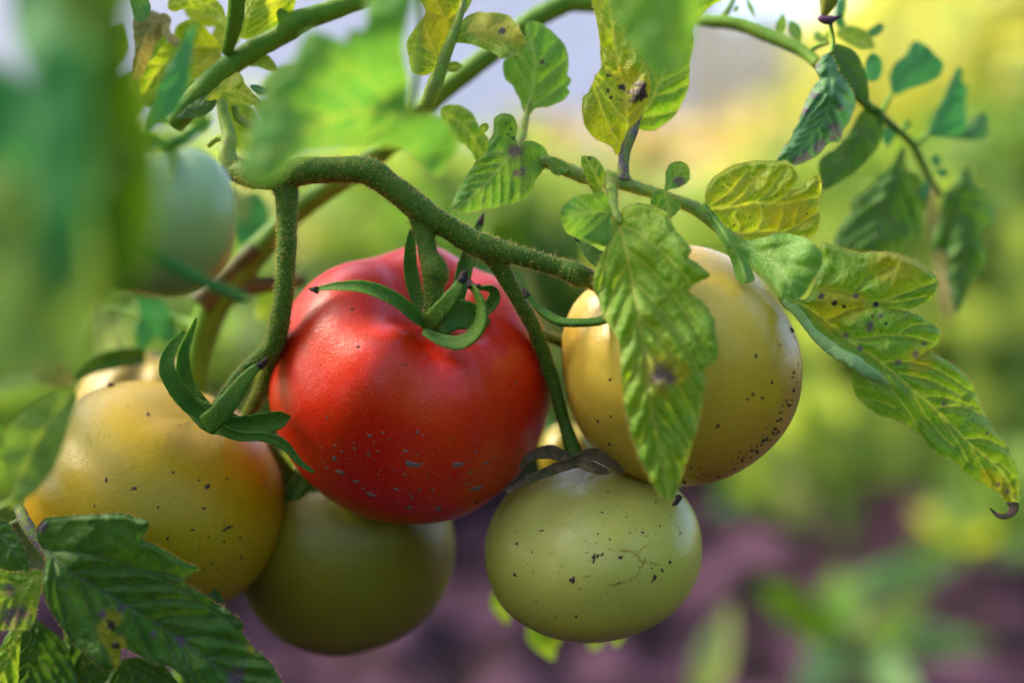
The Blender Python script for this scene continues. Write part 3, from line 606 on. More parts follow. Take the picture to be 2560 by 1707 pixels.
# main stems
s1 = cc(1, [(470, 620, 1.5, 30), (560, 510, 1.3, 31), (700, 370, 1.2, 29), (850, 260, 1.2, 27), (1000, 180, 1.2, 26), (1060, 130, 1.2, 33), (1120, 100, 1.2, 29), (1250, 55, 1.3, 25), (1400, 5, 1.5, 23), (1600, -60, 2, 22)])
o, hg = stalk(PL, 'side_stem', [s1, cc(1, [(1060, 140, 1.2, 20), (1010, 80, 1.2, 17), (970, 20, 1.3, 14), (940, -40, 1.4, 12)]), cc(1, [(735, 260, 1, 14), (770, 130, .2, 20), (785, 0, -.3, 22), (790, -60, -.4, 22)])], 'stem', 900, seed=3, hl=(4, 8)); put_hairs(hg, o)
s2 = [(1700, 30, 5.5, 17), (1600, 12, 5.3, 20), (1485, 8, 5, 24), (1425, 6, 5, 25), (1380, 25, 5, 26), (1325, 55, 5, 26), (1250, 115, 5, 26), (1180, 170, 5, 27), (1115, 220, 5, 27), (1050, 280, 5, 27), (950, 380, 5.2, 28), (850, 450, 5.4, 28), (760, 515, 5.6, 28), (690, 580, 5.8, 30), (625, 650, 6, 36), (570, 715, 6.2, 40), (520, 800, 6.6, 38), (490, 950, 7.2, 34), (480, 1200, 8, 34), (475, 1500, 8.6, 36), (475, 1800, 9, 38)]
low = P(475, 1800, 9)[0]
g = Geo(); tube(g, s2, seg=16, step=9, rough=.05, seed=5)
zc = np.linspace(0, 1, 12); Cc = np.c_[low[0] + zc * 0, low[1] + zc * 0, low[2] * (1 - zc) - .02 * zc]
rv = []; a = np.linspace(0, 2 * math.pi, 16, endpoint=False)
for q in Cc: rv.append(q + .0050 * np.c_[np.cos(a), np.sin(a), a * 0])
g.add(np.vstack(rv), [(i * 16 + j, i * 16 + (j + 1) % 16, (i + 1) * 16 + (j + 1) % 16, (i + 1) * 16 + j) for i in range(11) for j in range(8)])
link('main_stem', g.verts(), g.f, M['stem'], PL)
stalk(PL, 'side_stem', [[(560, 700, 6.2, 34), (610, 715, 6.2, 28), (680, 708, 6.2, 20), (760, 700, 6.4, 14)], [(640, 620, 5.6, 20), (560, 700, 6, 30), (500, 760, 6, 34)]], 'stem_brown', label='dark brownish joint of the vine')
o, hg = stalk(PL, 'leaf_stalk', [cc(1, [(705, 500, .9, 13), (720, 590, .8, 14), (745, 680, .6, 18), (735, 780, .5, 24), (770, 840, .5, 26)]), cc(1, [(770, 530, 1.2, 8), (790, 590, 1.2, 9), (850, 625, 1, 10), (900, 615, 1, 7)]), cc(1, [(640, 730, .9, 7), (690, 690, .8, 9), (735, 700, .7, 12)])], 'stem_pale', 700, seed=6); put_hairs(hg, o)
# curled leaves round the upper-left stem
LS = o
for (pts, mid, z, mat, fold) in [
    ([(440, 20), (480, -20), (640, -30), (720, 60), (750, 130), (720, 150), (690, 110), (640, 70), (560, 45), (460, 55)], [(440, 30), (560, 0), (680, 50), (735, 135)], .8, 'leaf_yellow', .3),
    ([(770, -40), (870, -40), (1060, -40), (1070, 50), (1000, 95), (930, 140), (880, 175), (820, 200), (770, 120)], [(815, 190), (840, 90), (880, 10), (900, -40)], .9, 'leaf_yellow', .3),
    ([(480, 130), (530, 100), (590, 110), (660, 170), (700, 230), (700, 330), (600, 380), (480, 460), (380, 500), (300, 480), (300, 380), (400, 250), (460, 200)], [(690, 240), (560, 240), (420, 330), (320, 460)], 2.2, 'leaf_yellow', -.4),
    ([(840, 330), (900, 290), (940, 275), (970, 310), (985, 360), (900, 345)], [(840, 330), (980, 350)], 1.2, 'leaf', .2),
    ([(620, 500), (680, 440), (780, 360), (840, 430), (900, 520), (800, 520), (700, 505)], [(640, 490), (760, 450), (890, 515)], .6, 'leaf_yellow', .2),
    ([(480, 590), (560, 520), (640, 470), (680, 500), (660, 550), (580, 590)], [(490, 590), (670, 500)], .7, 'leaf_dark', .3),
    ([(850, 430), (880, 425), (940, 455), (900, 475), (865, 460)], [(850, 435), (930, 460)], .9, 'leaf_blue', .2),
    ([(260, 100), (330, 50), (420, 80), (440, 150), (380, 220), (330, 330), (290, 400), (255, 390), (270, 250)], [(430, 90), (330, 180), (270, 390)], 1.6, 'leaf_withered', .5),
    ([(250, -20), (330, -40), (350, 60), (300, 110), (260, 60)], [(330, -30), (270, 90)], -.5, 'leaf_blue', .2),
    ([(300, 360), (380, 280), (450, 300), (470, 400), (420, 520), (330, 540), (280, 470)], [(450, 300), (330, 520)], 2.8, 'leaf', .2),
    ([(400, 70), (455, 95), (450, 160), (500, 200), (480, 240), (420, 180)], [(410, 80), (490, 230)], 1.4, 'leaf_withered', .2),
]:
    leaf(LS, cc(1, pts), cc(1, mid), z, mat, g=6, fold=fold, quilt=.09, n=5, serr=3, wob=.25)

for (a, b, wd, z, mt) in [((650, 330), (560, 250), 70, 3, 'leaf'), ((560, 60), (440, -20), 80, 3, 'leaf_yellow'), ((420, 60), (330, 180), 70, 3.5, 'leaf'), ((600, 60), (520, 130), 70, 2.8, 'leaf_yellow'), ((480, 240), (380, 300), 90, 3.4, 'leaf'), ((700, 20), (620, 110), 60, 3, 'leaf'), ((640, 260), (720, 300), 50, 2.5, 'leaf'), ((560, 300), (700, 380), 90, 6, 'leaf'), ((330, 180), (300, 320), 100, 5, 'leaf'), ((760, 180), (640, 240), 80, 7, 'leaf_soft'), ((420, 180), (520, 330), 100, 6, 'leaf_soft'), ((300, 60), (230, 200), 90, 5, 'leaf')]:
    autoleaf(LS, a, b, wd, z, mat=mt, g=7, n=4, fold=.3)
# leaf stalk at top centre, its leaflets, one coloured a backlit yellow
hg = Geo()
o, h2 = stalk(PL, 'leaf_stalk', [cc(2, [(300, 590, .9, 16), (345, 500, .4, 19), (372, 430, .2, 20), (408, 330, .1, 17), (450, 215, 0, 14), (495, 95, 0, 10), (520, 0, 0, 8), (530, -60, 0, 7)]), cc(2, [(345, 500, .4, 10), (290, 545, .6, 9), (240, 560, 1.2, 7)])], 'stem_pale', 900, seed=8, hl=(4, 9), label='pale hairy leaf stalk at the top')
hg = h2
leaf(o, cc(2, [(290, -30), (325, 60), (270, 150), (235, 210), (240, 270), (250, 330), (265, 365), (305, 378), (345, 372), (385, 340), (420, 300), (462, 230), (497, 120), (508, 60), (500, -30)]), cc(2, [(380, 400), (445, 225), (488, 100), (512, 0)]), .1, 'leaf_yellow', g=5, auto=False,
     veins=[cc(2, v) for v in ([(455, 180), (425, 90), (375, 0)], [(395, 320), (345, 190), (305, 60)], [(385, 320), (330, 290), (260, 260)], [(365, 260), (300, 230), (250, 230)], [(425, 110), (480, 70)], [(350, 200), (290, 170)], [(420, 80), (340, 60)])], hair=hg, quilt=.08, halos=[(1085, 60, 60)])
leaf(o, cc(2, [(465, 60), (500, 45), (530, 62), (562, 0), (580, -40), (500, -40)]), cc(2, [(470, 60), (560, -10)]), .2, 'leaf', g=5, hair=hg)
leaf(o, cc(2, [(426, 345), (440, 320), (480, 310), (512, 328), (500, 350), (460, 358)]), cc(2, [(430, 345), (510, 330)]), .1, 'leaf', g=4, hair=hg, n=3)
leaf(o, cc(2, [(440, 205), (480, 160), (500, 120), (530, 85), (580, 64), (650, 61), (740, 75), (785, 125), (812, 165), (832, 215), (825, 262), (790, 280), (712, 292), (660, 265), (590, 235), (540, 220)]), cc(2, [(445, 205), (560, 155), (690, 165), (832, 215)]),
     cc(2, [(440, 205, .2), (580, 65, .7), (740, 75, .9), (830, 215, .2), (710, 290, -.5), (590, 235, -.3), (640, 160, 0)]), 'leaf', g=4.5, hair=hg, spots=[(1257, 77, 9), (1249, 80, 6)], halos=[(1262, 72, 34), (1215, 65, 38), (1290, 88, 26)], n=4, quilt=.06, label='folded leaflet with a small black hole')
put_hairs(hg, o)
# two leaflets left of the long stalk
o, hg = stalk(PL, 'leaf_stalk', [
    cc(2, [(770, 760, .1, 15), (850, 780, .1, 15), (940, 810, 0, 17), (1040, 850, 0, 18), (1130, 885, 0, 19), (1230, 890, 0, 22), (1300, 910, 0, 19), (1400, 945, 0, 16), (1500, 975, 0, 15)]) + cc(3, [(600, 1010, 0, 16), (690, 1050, 0, 18), (740, 1090, 0, 17), (800, 1150, 0, 13), (880, 1190, 0, 11), (1000, 1290, -.2, 10), (1100, 1420, -.3, 11)]) + cc(6, [(370, 385, -.3, 12), (440, 440, -.2, 11)]),
    cc(2, [(765, 770, .1, 12), (795, 720, .3, 13), (815, 650, .8, 11), (835, 570, 1.2, 8), (850, 500, 1.3, 5)]),
    cc(2, [(1230, 880, 0, 18), (1260, 950, -.4, 15), (1265, 1020, -.8, 12), (1300, 1120, -1.2, 9)])], 'stem_pale', 2600, seed=10, hl=(5, 11), fuse=.0005, label='long leaf stalk running down to the right')
LS2 = o
leaf(o, cc(2, [(830, 120), (880, 110), (930, 135), (990, 180), (1030, 240), (1045, 320), (1035, 375), (1055, 400), (1035, 440), (1050, 460), (1000, 510), (950, 535), (880, 545), (850, 575), (825, 565), (805, 525), (770, 440), (730, 400), (715, 350), (720, 300), (745, 285), (800, 260), (825, 200)]), cc(2, [(835, 570), (865, 430), (875, 300), (850, 180), (835, 120)]),
     1.3, 'leaf_soft', g=6, n=4, quilt=.07, fold=.15, spots=[(1355, 158, 6), (1365, 162, 4)])
leaf(o, cc(2, [(795, 735), (780, 690), (788, 630), (765, 582), (715, 568), (672, 590), (668, 640), (660, 680), (610, 740), (580, 800), (530, 880), (480, 970), (460, 1040), (490, 1057), (560, 1060), (650, 1045), (740, 1025), (820, 1000), (860, 960), (880, 910), (900, 870), (932, 830), (941, 780), (920, 735), (870, 710), (825, 710)]), cc(2, [(785, 740), (700, 840), (600, 950), (475, 1052)]),
     cc(2, [(785, 740, -.2), (715, 570, -.7), (600, 760, -.9), (470, 1045, -1.3), (700, 1030, -.6), (930, 800, -.1), (640, 900, -.7)]), 'leaf_soft', g=5, n=6, fold=.25, quilt=.09, hair=hg, spots=[(1283, 345, 6), (1276, 322, 4), (1270, 335, 3), (1264, 310, 3)], purple=[(1290, 375, 18), (1303, 428, 10), (1290, 433, 8)])
leaf(o, cc(2, [(945, 790), (1000, 798), (1045, 830), (1030, 862), (990, 876), (950, 850)]), cc(2, [(950, 800), (1030, 850)]), -.25, 'leaf_soft', g=4, n=3, hair=hg)
leaf(o, cc(2, [(600, 640), (612, 620), (635, 620), (640, 645), (620, 665), (645, 700), (610, 720)]), cc(2, [(620, 640), (620, 710)]), -.3, 'leaf', g=4, n=2)
leaf(o, cc(2, [(1105, 790), (1140, 778), (1180, 790), (1215, 840), (1225, 900), (1212, 950), (1235, 1010), (1200, 1010), (1160, 960), (1125, 880)]), cc(2, [(1225, 1000), (1190, 900), (1130, 790)]), -.6, 'leaf', g=4.5, n=4, fold=.3, hair=hg, spots=[(1472, 397, 5)])
leaf(o, cc(3, [(525, 950), (530, 880), (545, 825), (580, 805), (630, 820), (648, 860), (640, 910), (600, 935), (550, 945)]), cc(3, [(535, 945), (610, 830)]), -.2, 'leaf_soft', g=4.5, n=3, purple=[(1698, 455, 14)], hair=hg)
leaf(o, cc(3, [(450, 1010), (470, 960), (510, 945), (550, 975), (595, 1000), (600, 1040), (570, 1080), (540, 1090), (500, 1050), (455, 1030)]), cc(3, [(525, 950), (540, 1020), (560, 1080)]), -.5, 'leaf_soft', g=4.5, n=3, hair=hg)
# leaf with the black blotch
o3, h3 = stalk(PL, 'leaf_stalk', [cc(2, [(1315, 900, 0, 22), (1315, 850, 0, 15), (1325, 760, .1, 14), (1350, 690, .1, 14), (1375, 620, .2, 12), (1400, 560, .3, 7)])], 'stem_purple', 900, seed=12, hl=(4, 9), label='purple-streaked leaf stalk')
leaf(o3, cc(2, [(1360, 620), (1382, 642), (1440, 655), (1490, 640), (1550, 600), (1610, 520), (1645, 430), (1650, 320), (1666, 200), (1655, 150), (1700, 80), (1760, 30), (1840, -40), (1500, -40), (1400, 100), (1380, 300), (1400, 480)]), cc(2, [(1365, 630), (1470, 480), (1540, 300), (1600, 120), (1700, -20)]), .9, 'leaf', g=6, n=6, hair=h3, quilt=.09, fold=.2)
leaf(o3, cc(2, [(1165, -40), (1180, 80), (1195, 180), (1200, 280), (1205, 340), (1170, 390), (1145, 460), (1112, 490), (1115, 580), (1130, 640), (1190, 700), (1250, 730), (1285, 775), (1320, 730), (1345, 650), (1390, 600), (1440, 500), (1452, 430), (1432, 330), (1400, 250), (1370, 150), (1340, -40)]), cc(2, [(1310, 760), (1340, 620), (1325, 450), (1290, 300), (1265, 150), (1250, -20)]),
     cc(2, [(1300, 760, .1), (1120, 500, -.2), (1450, 430, -.1), (1200, 200, .3), (1300, 400, .2), (1300, 0, .3)]), 'leaf_yellow', g=4.5, n=6, hair=h3, quilt=.09, spots=[(1598, 226, 23), (1590, 245, 18), (1603, 216, 18), (1554, 218, 10), (1520, 228, 5), (1520, 190, 5), (1528, 245, 4), (1553, 252, 3)], halos=[(1595, 235, 48), (1570, 190, 34), (1585, 280, 28)], label='yellowing leaflet with a large brown-black blotch')
put_hairs(h3, o3)
# big hanging leaf over the golden tomato
zh = cc(5, [(255, 20, -.8), (340, 320, -2.0), (400, 650, -2.9), (450, 1000, -3.5), (545, 1490, -3.4), (170, 430, -2.2), (740, 370, -2.3), (790, 750, -3.1), (400, 20, -1.2), (650, 1200, -3.5), (300, 900, -3.3), (720, 950, -3.3)])
leaf(LS2, cc(5, [(262, 60), (300, 105), (310, 50), (350, 20), (400, 15), (470, 35), (530, 65), (550, 100), (570, 140), (620, 190), (652, 250), (640, 290), (690, 320), (745, 370), (720, 400), (640, 450), (700, 500), (750, 550), (775, 620), (790, 720), (790, 780), (770, 812), (720, 842), (725, 900), (715, 1000), (690, 1130), (650, 1250), (620, 1350), (580, 1460), (540, 1505), (500, 1470), (450, 1390), (390, 1280), (350, 1150), (320, 1000), (305, 850), (290, 700), (250, 640), (210, 560), (190, 480), (165, 420), (190, 320), (220, 250), (235, 200), (230, 130), (240, 80)]),
     cc(5, [(262, 40), (300, 130), (345, 320), (380, 520), (420, 750), (450, 1000), (490, 1200), (545, 1490)]), zh, 'leaf', g=4.5, n=8, ang=42, fold=.12, quilt=.19, hair=hg, purple=[(1655, 935, 26), (1670, 945, 18)], halos=[(1655, 930, 50), (1700, 928, 30)], vw=2.8, label='large leaflet hanging in front of the golden tomato, with a purple spot')
leaf(LS2, cc(2, [(1005, 1060), (1040, 1010), (1110, 975), (1160, 968), (1220, 960), (1250, 1020), (1255, 1100), (1245, 1230), (1180, 1220), (1100, 1200), (1040, 1170), (1010, 1120)]), cc(2, [(1250, 1060), (1150, 1060), (1020, 1090)]), cc(2, [(1005, 1060, -2.4), (1250, 1060, -1.0), (1160, 970, -1.6), (1200, 1220, -1.6)]), 'leaf_soft', g=6, n=4, quilt=.1)
# leaf to its right, veined and speckled
leaf(LS2, cc(3, [(725, 1045), (722, 990), (735, 930), (780, 880), (850, 830), (950, 805), (1050, 800), (1130, 815), (1170, 840), (1187, 880), (1172, 920), (1145, 955), (1200, 940), (1250, 900), (1290, 878), (1307, 920), (1300, 980), (1290, 1020), (1300, 1080), (1285, 1150), (1250, 1190), (1210, 1180), (1100, 1190), (1000, 1200), (930, 1205), (870, 1170), (800, 1120), (760, 1080)]),
     cc(3, [(732, 1045), (860, 1036), (1000, 1015), (1120, 1022), (1285, 985)]), cc(3, [(730, 1045, 0), (950, 805, .5), (1290, 900, .1), (1000, 1200, .2), (1280, 1100, .2), (1000, 1000, .3)]), 'leaf_yellow', g=4.5, n=5, hair=hg, auto=False, quilt=.13, vw=2.8,
     veins=[cc(3, v) for v in ([(740, 1048), (800, 1110), (870, 1165), (1000, 1157), (1130, 1155), (1250, 1085), (1290, 1060)], [(732, 1040), (790, 1000), (850, 960), (900, 900), (940, 850)], [(840, 1036), (920, 970), (970, 900), (1020, 850)], [(960, 1020), (1040, 960), (1090, 890), (1140, 840)], [(1060, 1018), (1150, 965)], [(900, 1035), (870, 1080), (900, 1130), (890, 1160)], [(1000, 1017), (1010, 1080), (990, 1150)], [(1120, 1022), (1110, 1090), (1090, 1150)], [(1200, 1010), (1180, 1080), (1170, 1140)], [(870, 960), (820, 930)], [(1000, 900), (950, 880)])],
     halos=[(1990, 530, 40), (1945, 545, 30)], label='yellow-green leaflet with dark specks and clear veins')
leaf(LS2, cc(3, [(715, 1020), (745, 1035), (800, 1100), (860, 1170), (910, 1210), (940, 1300), (974, 1385), (950, 1415), (910, 1422), (885, 1400), (860, 1320), (820, 1230), (770, 1150), (730, 1080)]), cc(3, [(725, 1030), (830, 1180), (900, 1300), (935, 1410)]), cc(3, [(720, 1030, 0), (900, 1250, -1.0), (940, 1410, -1.4)]), 'leaf_soft', g=5, n=2, fold=1.6, quilt=.03)
leaf(LS2, cc(3, [(905, 1215), (1000, 1190), (1100, 1165), (1180, 1175), (1260, 1210), (1312, 1270), (1302, 1340), (1260, 1400), (1220, 1470), (1180, 1502), (1110, 1495), (1080, 1450), (1050, 1390), (980, 1340), (920, 1280)]), cc(3, [(910, 1220), (1040, 1290), (1120, 1370), (1190, 1495)]), cc(3, [(905, 1215, -.8), (1300, 1280, -2.2), (1180, 1490, -2.0), (1100, 1170, -1.3)]), 'leaf_soft', g=6, n=4, fold=.2, quilt=.07)
# long leaf at the right
zm = cc(6, [(370, 385, -.4), (560, 110, .6), (1130, 290, 0), (1140, 560, .1), (850, 690, -.5), (700, 760, -1.0), (1130, 930, -.3), (1330, 860, .2), (1515, 1400, 0), (1100, 1110, -.8), (600, 520, -.2), (860, 860, -1.0)])
leaf(LS2, cc(6, [(385, 395), (440, 375), (480, 370), (520, 300), (550, 200), (550, 105), (620, 105), (680, 130), (740, 145), (820, 140), (900, 145), (980, 165), (1050, 195), (1112, 240), (1137, 290), (1130, 340), (1090, 390), (1000, 425), (905, 424), (1000, 440), (1060, 465), (1130, 510), (1152, 560), (1130, 605), (1087, 630), (1180, 675), (1260, 740), (1310, 800), (1332, 860), (1370, 940), (1420, 1030), (1480, 1100), (1520, 1180), (1545, 1270), (1547, 1350), (1528, 1412), (1492, 1422), (1455, 1350), (1380, 1310), (1280, 1250), (1205, 1175), (1160, 1170), (1090, 1110), (1030, 1040), (960, 990), (860, 960), (790, 920), (735, 860), (710, 800), (703, 710), (640, 670), (560, 610), (500, 540), (440, 480), (400, 420)]),
     cc(6, [(385, 395), (450, 400), (560, 470), (680, 570), (850, 690), (1000, 820), (1130, 930), (1300, 1100), (1440, 1220), (1510, 1330), (1515, 1410)]), zm, 'leaf', g=4.5, auto=False, quilt=.22, hair=hg, vw=3.0, curl=.10,
     veins=[cc(6, v) for v in ([(480, 350), (560, 325), (700, 345), (820, 388), (1000, 335), (1125, 290)], [(720, 330), (780, 270), (900, 215)], [(820, 388), (940, 390), (1080, 360)], [(590, 478), (700, 430), (830, 405)], [(715, 580), (850, 562), (980, 560), (1130, 595)], [(930, 560), (1000, 510), (1090, 500)], [(865, 692), (1000, 690), (1150, 735), (1300, 830)], [(1130, 920), (1250, 908), (1390, 965)], [(1280, 1075), (1380, 1075), (1480, 1120)], [(1400, 1180), (1470, 1210), (1535, 1280)],
                              [(860, 700), (880, 790), (940, 870), (1000, 950), (1030, 1010)], [(1000, 820), (1060, 930), (1150, 1050), (1220, 1110)], [(1150, 960), (1230, 1080), (1290, 1190)], [(1300, 1100), (1350, 1200), (1400, 1290)], [(1440, 1220), (1460, 1300)], [(740, 870), (830, 880), (930, 920)], [(1000, 690), (1080, 640)], [(620, 250), (560, 330)], [(950, 750), (1100, 780), (1260, 860)], [(1050, 860), (1180, 870), (1330, 920)])],
     halos=[(2080, 770, 50), (2140, 760, 30), (2240, 655, 60), (2310, 640, 40), (2300, 905, 30), (2510, 1230, 30), (2495, 1215, 25), (2470, 1190, 18)], purple=[(2115, 838, 7.2), (2290, 885, 8.4), (2245, 905, 7.2), (2150, 870, 6.0), (2175, 815, 10.8), (2200, 790, 7.2), (2310, 860, 6.0), (2495, 1210, 4.8), (2518, 1228, 5.4), (2140, 740, 6.0), (2190, 762, 7.2), (2360, 1010, 4.8), (2432, 1050, 3.6), (2468, 1082, 4.2)],
     spots=[(2192, 762, 8), (2086, 758, 7), (2110, 765, 6), (2228, 783, 4), (2242, 786, 3), (2052, 742, 9), (2202, 828, 3), (2181, 790, 4), (2216, 808, 4)], label='long lobed leaflet reaching to the right, its tip curled and brown')
g = Geo(); tube(g, cc(6, [(1512, 1395, 0, 16), (1515, 1425, -.1, 12), (1498, 1450, -.2, 9), (1465, 1462, -.3, 8), (1430, 1450, -.3, 7), (1398, 1420, -.3, 3)]), seg=10, step=3, flat=.5, rough=.1)
link('leaf_tip', g.verts(), g.f, M['dry_calyx'], LS2, label='curled brown leaf tip')
g = Geo(); tube(g, cc(6, [(365, 385, -.6, 8), (440, 450, -.8, 12), (530, 560, -1.1, 14), (620, 635, -1.3, 16), (720, 690, -1.5, 17), (800, 745, -1.5, 16), (858, 780, -1.3, 10), (900, 815, -1.0, 3)]), seg=14, step=4, flat=.4, rough=.16)
link('leaf_margin', g.verts(), g.f, M['leaf_margin'], LS2, label='rolled pale leaf margin')
hairs(hg, g.verts(), g.f, 300, 3, 7, rad=.4, seed=77)
put_hairs(hg, LS2)
# upper right: stem with sprigs, dark curled leaf, softly focused compound leaf
o, hg = stalk(PL, 'side_stem', [[(1690, 22, 5.3, 16), (1740, 45, 4.4, 16)] + cc(4, [(0, 105, 4, 17), (140, 120, 3.6, 17), (280, 175, 3.2, 18), (400, 225, 2.8, 17), (480, 270, 2.5, 15), (540, 325, 2.2, 14)]), cc(4, [(60, 90, 3.8, 9), (95, 40, 3.8, 7), (130, -30, 3.8, 6)]), cc(4, [(480, 270, 2.4, 8), (530, 235, 2.4, 6), (590, 215, 2.2, 5)])], 'stem', 500, seed=14, hl=(3, 6)); put_hairs(hg, o)
for a, b, wd in (((345, 180), (365, 60), 26), ((400, 100), (455, 215), 30), ((345, 185), (440, 205), 14), ((180, -10), (225, 90), 14), ((520, 160), (560, 215), 22), ((560, 230), (595, 150), 18), ((120, 60), (140, 20), 12)):
    autoleaf(o, cc(4, [a])[0], cc(4, [b])[0], wd, 3.2, mat='leaf_soft', g=5, n=3, serr=1)
o, hg = stalk(PL, 'leaf_stalk', [cc(4, [(600, 80, 1.2, 6), (602, 130, 1.2, 5), (615, 200, 1.2, 5), (605, 270, 1.1, 6)]), cc(4, [(540, 325, 2.2, 13), (610, 380, 2.6, 12), (700, 450, 3.0, 12), (790, 530, 3.6, 12), (870, 595, 4.4, 11), (950, 665, 5.2, 10), (1010, 725, 5.8, 10), (1060, 820, 6.4, 9), (1100, 900, 7, 8), (1150, 970, 7.4, 7)]),
    cc(4, [(860, 560, 4.3, 7), (885, 510, 4.5, 6), (910, 465, 4.8, 5)]), cc(4, [(1010, 725, 5.8, 8), (1060, 700, 6, 8), (1105, 660, 6.4, 7), (1280, 650, 6.8, 6)]), cc(4, [(950, 665, 5.2, 6), (975, 630, 5.4, 5), (985, 600, 5.5, 3)]), cc(4, [(1110, 870, 6.8, 5), (1130, 830, 6.8, 5), (1140, 780, 6.8, 4)])], 'stem', 400, seed=16, hl=(3, 6)); put_hairs(hg, o)
LS3 = o; hg = Geo()
leaf(o, cc(4, [(610, 230), (650, 222), (710, 245), (750, 300), (780, 390), (795, 470), (790, 525), (740, 490), (700, 440), (640, 400), (600, 300)]), cc(4, [(610, 235), (690, 350), (785, 515)]), 2.2, 'leaf_dark', g=6, n=5, quilt=.08)
leaf(o, cc(4, [(600, 262), (560, 280), (525, 330), (535, 370), (541, 400), (500, 450), (475, 510), (440, 600), (400, 690), (350, 760), (330, 812), (380, 805), (420, 827), (480, 810), (540, 770), (600, 715), (642, 708), (670, 650), (710, 580), (722, 510), (715, 460), (690, 420), (640, 350), (612, 290)]), cc(4, [(605, 265), (592, 340), (600, 480), (560, 620), (460, 740), (350, 805)]),
     cc(4, [(605, 270, 1.1), (340, 810, .6), (530, 350, 1.0), (470, 520, .9), (720, 500, 1.3), (640, 700, .9), (590, 480, .5)]), 'leaf_blue', g=4.5, n=8, quilt=.13, curl=.15, hair=hg, purple=[(2085, 320, 14), (2105, 335, 14), (2080, 345, 12), (2045, 370, 14), (2015, 392, 16), (1995, 402, 14), (2055, 358, 10), (2010, 275, 10), (2035, 240, 8), (2040, 165, 8), (2100, 270, 8)], label='dark bluish leaflet with curled purple edges')
put_hairs(hg, LS3)
leaf(o, cc(4, [(790, 530), (730, 590), (680, 680), (620, 740), (545, 800), (545, 880), (560, 945), (620, 930), (700, 880), (780, 810), (840, 730), (865, 640), (860, 560), (825, 528)]), cc(4, [(805, 530), (760, 650), (680, 780), (565, 940)]), 3.6, 'leaf_dark', g=7, n=5, fold=.25)
leaf(o, cc(4, [(905, 462), (897, 380), (930, 310), (980, 270), (1010, 212), (1050, 205), (1100, 250), (1162, 310), (1150, 370), (1100, 410), (1030, 430), (960, 465), (920, 472)]), cc(4, [(910, 462), (990, 370), (1080, 270)]), 5.2, 'leaf_teal', g=8, n=4, fold=.2)
leaf(o, cc(4, [(780, 285), (810, 265), (850, 290), (858, 350), (840, 400), (790, 405), (770, 350)]), cc(4, [(800, 400), (815, 280)]), 3.8, 'leaf_teal', g=7, n=3)
leaf(o, cc(4, [(630, 165), (680, 130), (750, 140), (800, 180), (822, 240), (760, 247), (690, 218), (650, 195)]), cc(4, [(635, 165), (815, 238)]), 3.6, 'leaf', g=7, n=3)
leaf(o, cc(4, [(780, 165), (830, 120), (868, 125), (860, 160), (810, 190)]), cc(4, [(785, 170), (860, 130)]), 4.2, 'leaf_blue', g=7, n=2)
leaf(o, cc(4, [(620, 90), (640, 0), (680, -20), (670, 90), (680, 130), (640, 140)]), cc(4, [(630, 130), (660, -10)]), 4.2, 'leaf_teal', g=7, n=2)
leaf(o, cc(4, [(1100, 680), (1103, 590), (1160, 500), (1200, 400), (1235, 330), (1262, 350), (1256, 410), (1282, 430), (1272, 520), (1280, 650), (1200, 680)]), cc(4, [(1110, 670), (1180, 520), (1245, 340)]), 6.2, 'leaf_teal', g=8, n=4, fold=.3)
leaf(o, cc(4, [(1120, 660), (1200, 640), (1280, 640), (1320, 590), (1382, 568), (1390, 640), (1372, 692), (1300, 700), (1200, 692), (1120, 682)]), cc(4, [(1120, 672), (1280, 665), (1380, 620)]), 6.6, 'leaf_blue', g=8, n=3, fold=.3)
leaf(o, cc(4, [(955, 735), (900, 830), (830, 890), (825, 920), (700, 1010), (705, 1060), (640, 1140), (610, 1230), (700, 1245), (850, 1255), (950, 1275), (980, 1210), (1042, 1190), (1052, 1100), (1088, 1020), (1078, 940), (1040, 870), (985, 850), (972, 760)]), cc(4, [(962, 740), (930, 880), (880, 1040), (800, 1240)]), 5.6, 'leaf_dark', g=8, n=6, fold=.35, quilt=.12)
leaf(o, cc(4, [(1270, 838), (1210, 930), (1160, 990), (1140, 1100), (1105, 1240), (1150, 1250), (1200, 1300), (1180, 1380), (1205, 1450), (1230, 1570), (1300, 1430), (1372, 1330), (1372, 1220), (1350, 1170), (1412, 1120), (1422, 1020), (1390, 960), (1330, 950), (1300, 890)]), cc(4, [(1200, 960), (1260, 1080), (1270, 1300), (1235, 1550)]), 7.2, 'leaf_dark', g=9, n=6, fold=.5, quilt=.16)
for a, b, wd in (((900, 620), (880, 740), 34), ((985, 640), (975, 590), 22), ((1130, 830), (1125, 770), 26), ((1150, 890), (1170, 840), 26), ((1060, 1000), (1090, 900), 24)):
    autoleaf(o, cc(4, [a])[0], cc(4, [b])[0], wd, 5.5, mat='leaf_teal', g=6, n=3, serr=1)
stalk(PL, 'flower_stalk', [[(2330, 470, 14, 8), (2338, 560, 15, 10), (2352, 650, 16, 11), (2366, 740, 16, 11), (2374, 800, 16, 6)]], 'straw', label='dry straw-coloured hanging stalk')
# flower bud
g = Geo(); tube(g, cc(4, [(600, -60, 1.2, 26), (595, -20, 1.2, 25), (585, 20, 1.2, 20), (572, 60, 1.2, 12), (568, 80, 1.2, 8)]), seg=14, step=4)
bo = link('flower_bud', g.verts(), g.f, M['bud_yellow'], PL, label='yellowish flower bud with a purple tip')
g = Geo(); tube(g, cc(4, [(540, 85, 1.1, 5), (560, 98, 1.1, 10), (590, 102, 1.1, 11), (620, 95, 1.1, 7), (655, 78, 1.1, 3)]), seg=10, step=4)
link('petal', g.verts(), g.f, M['bud'], bo)

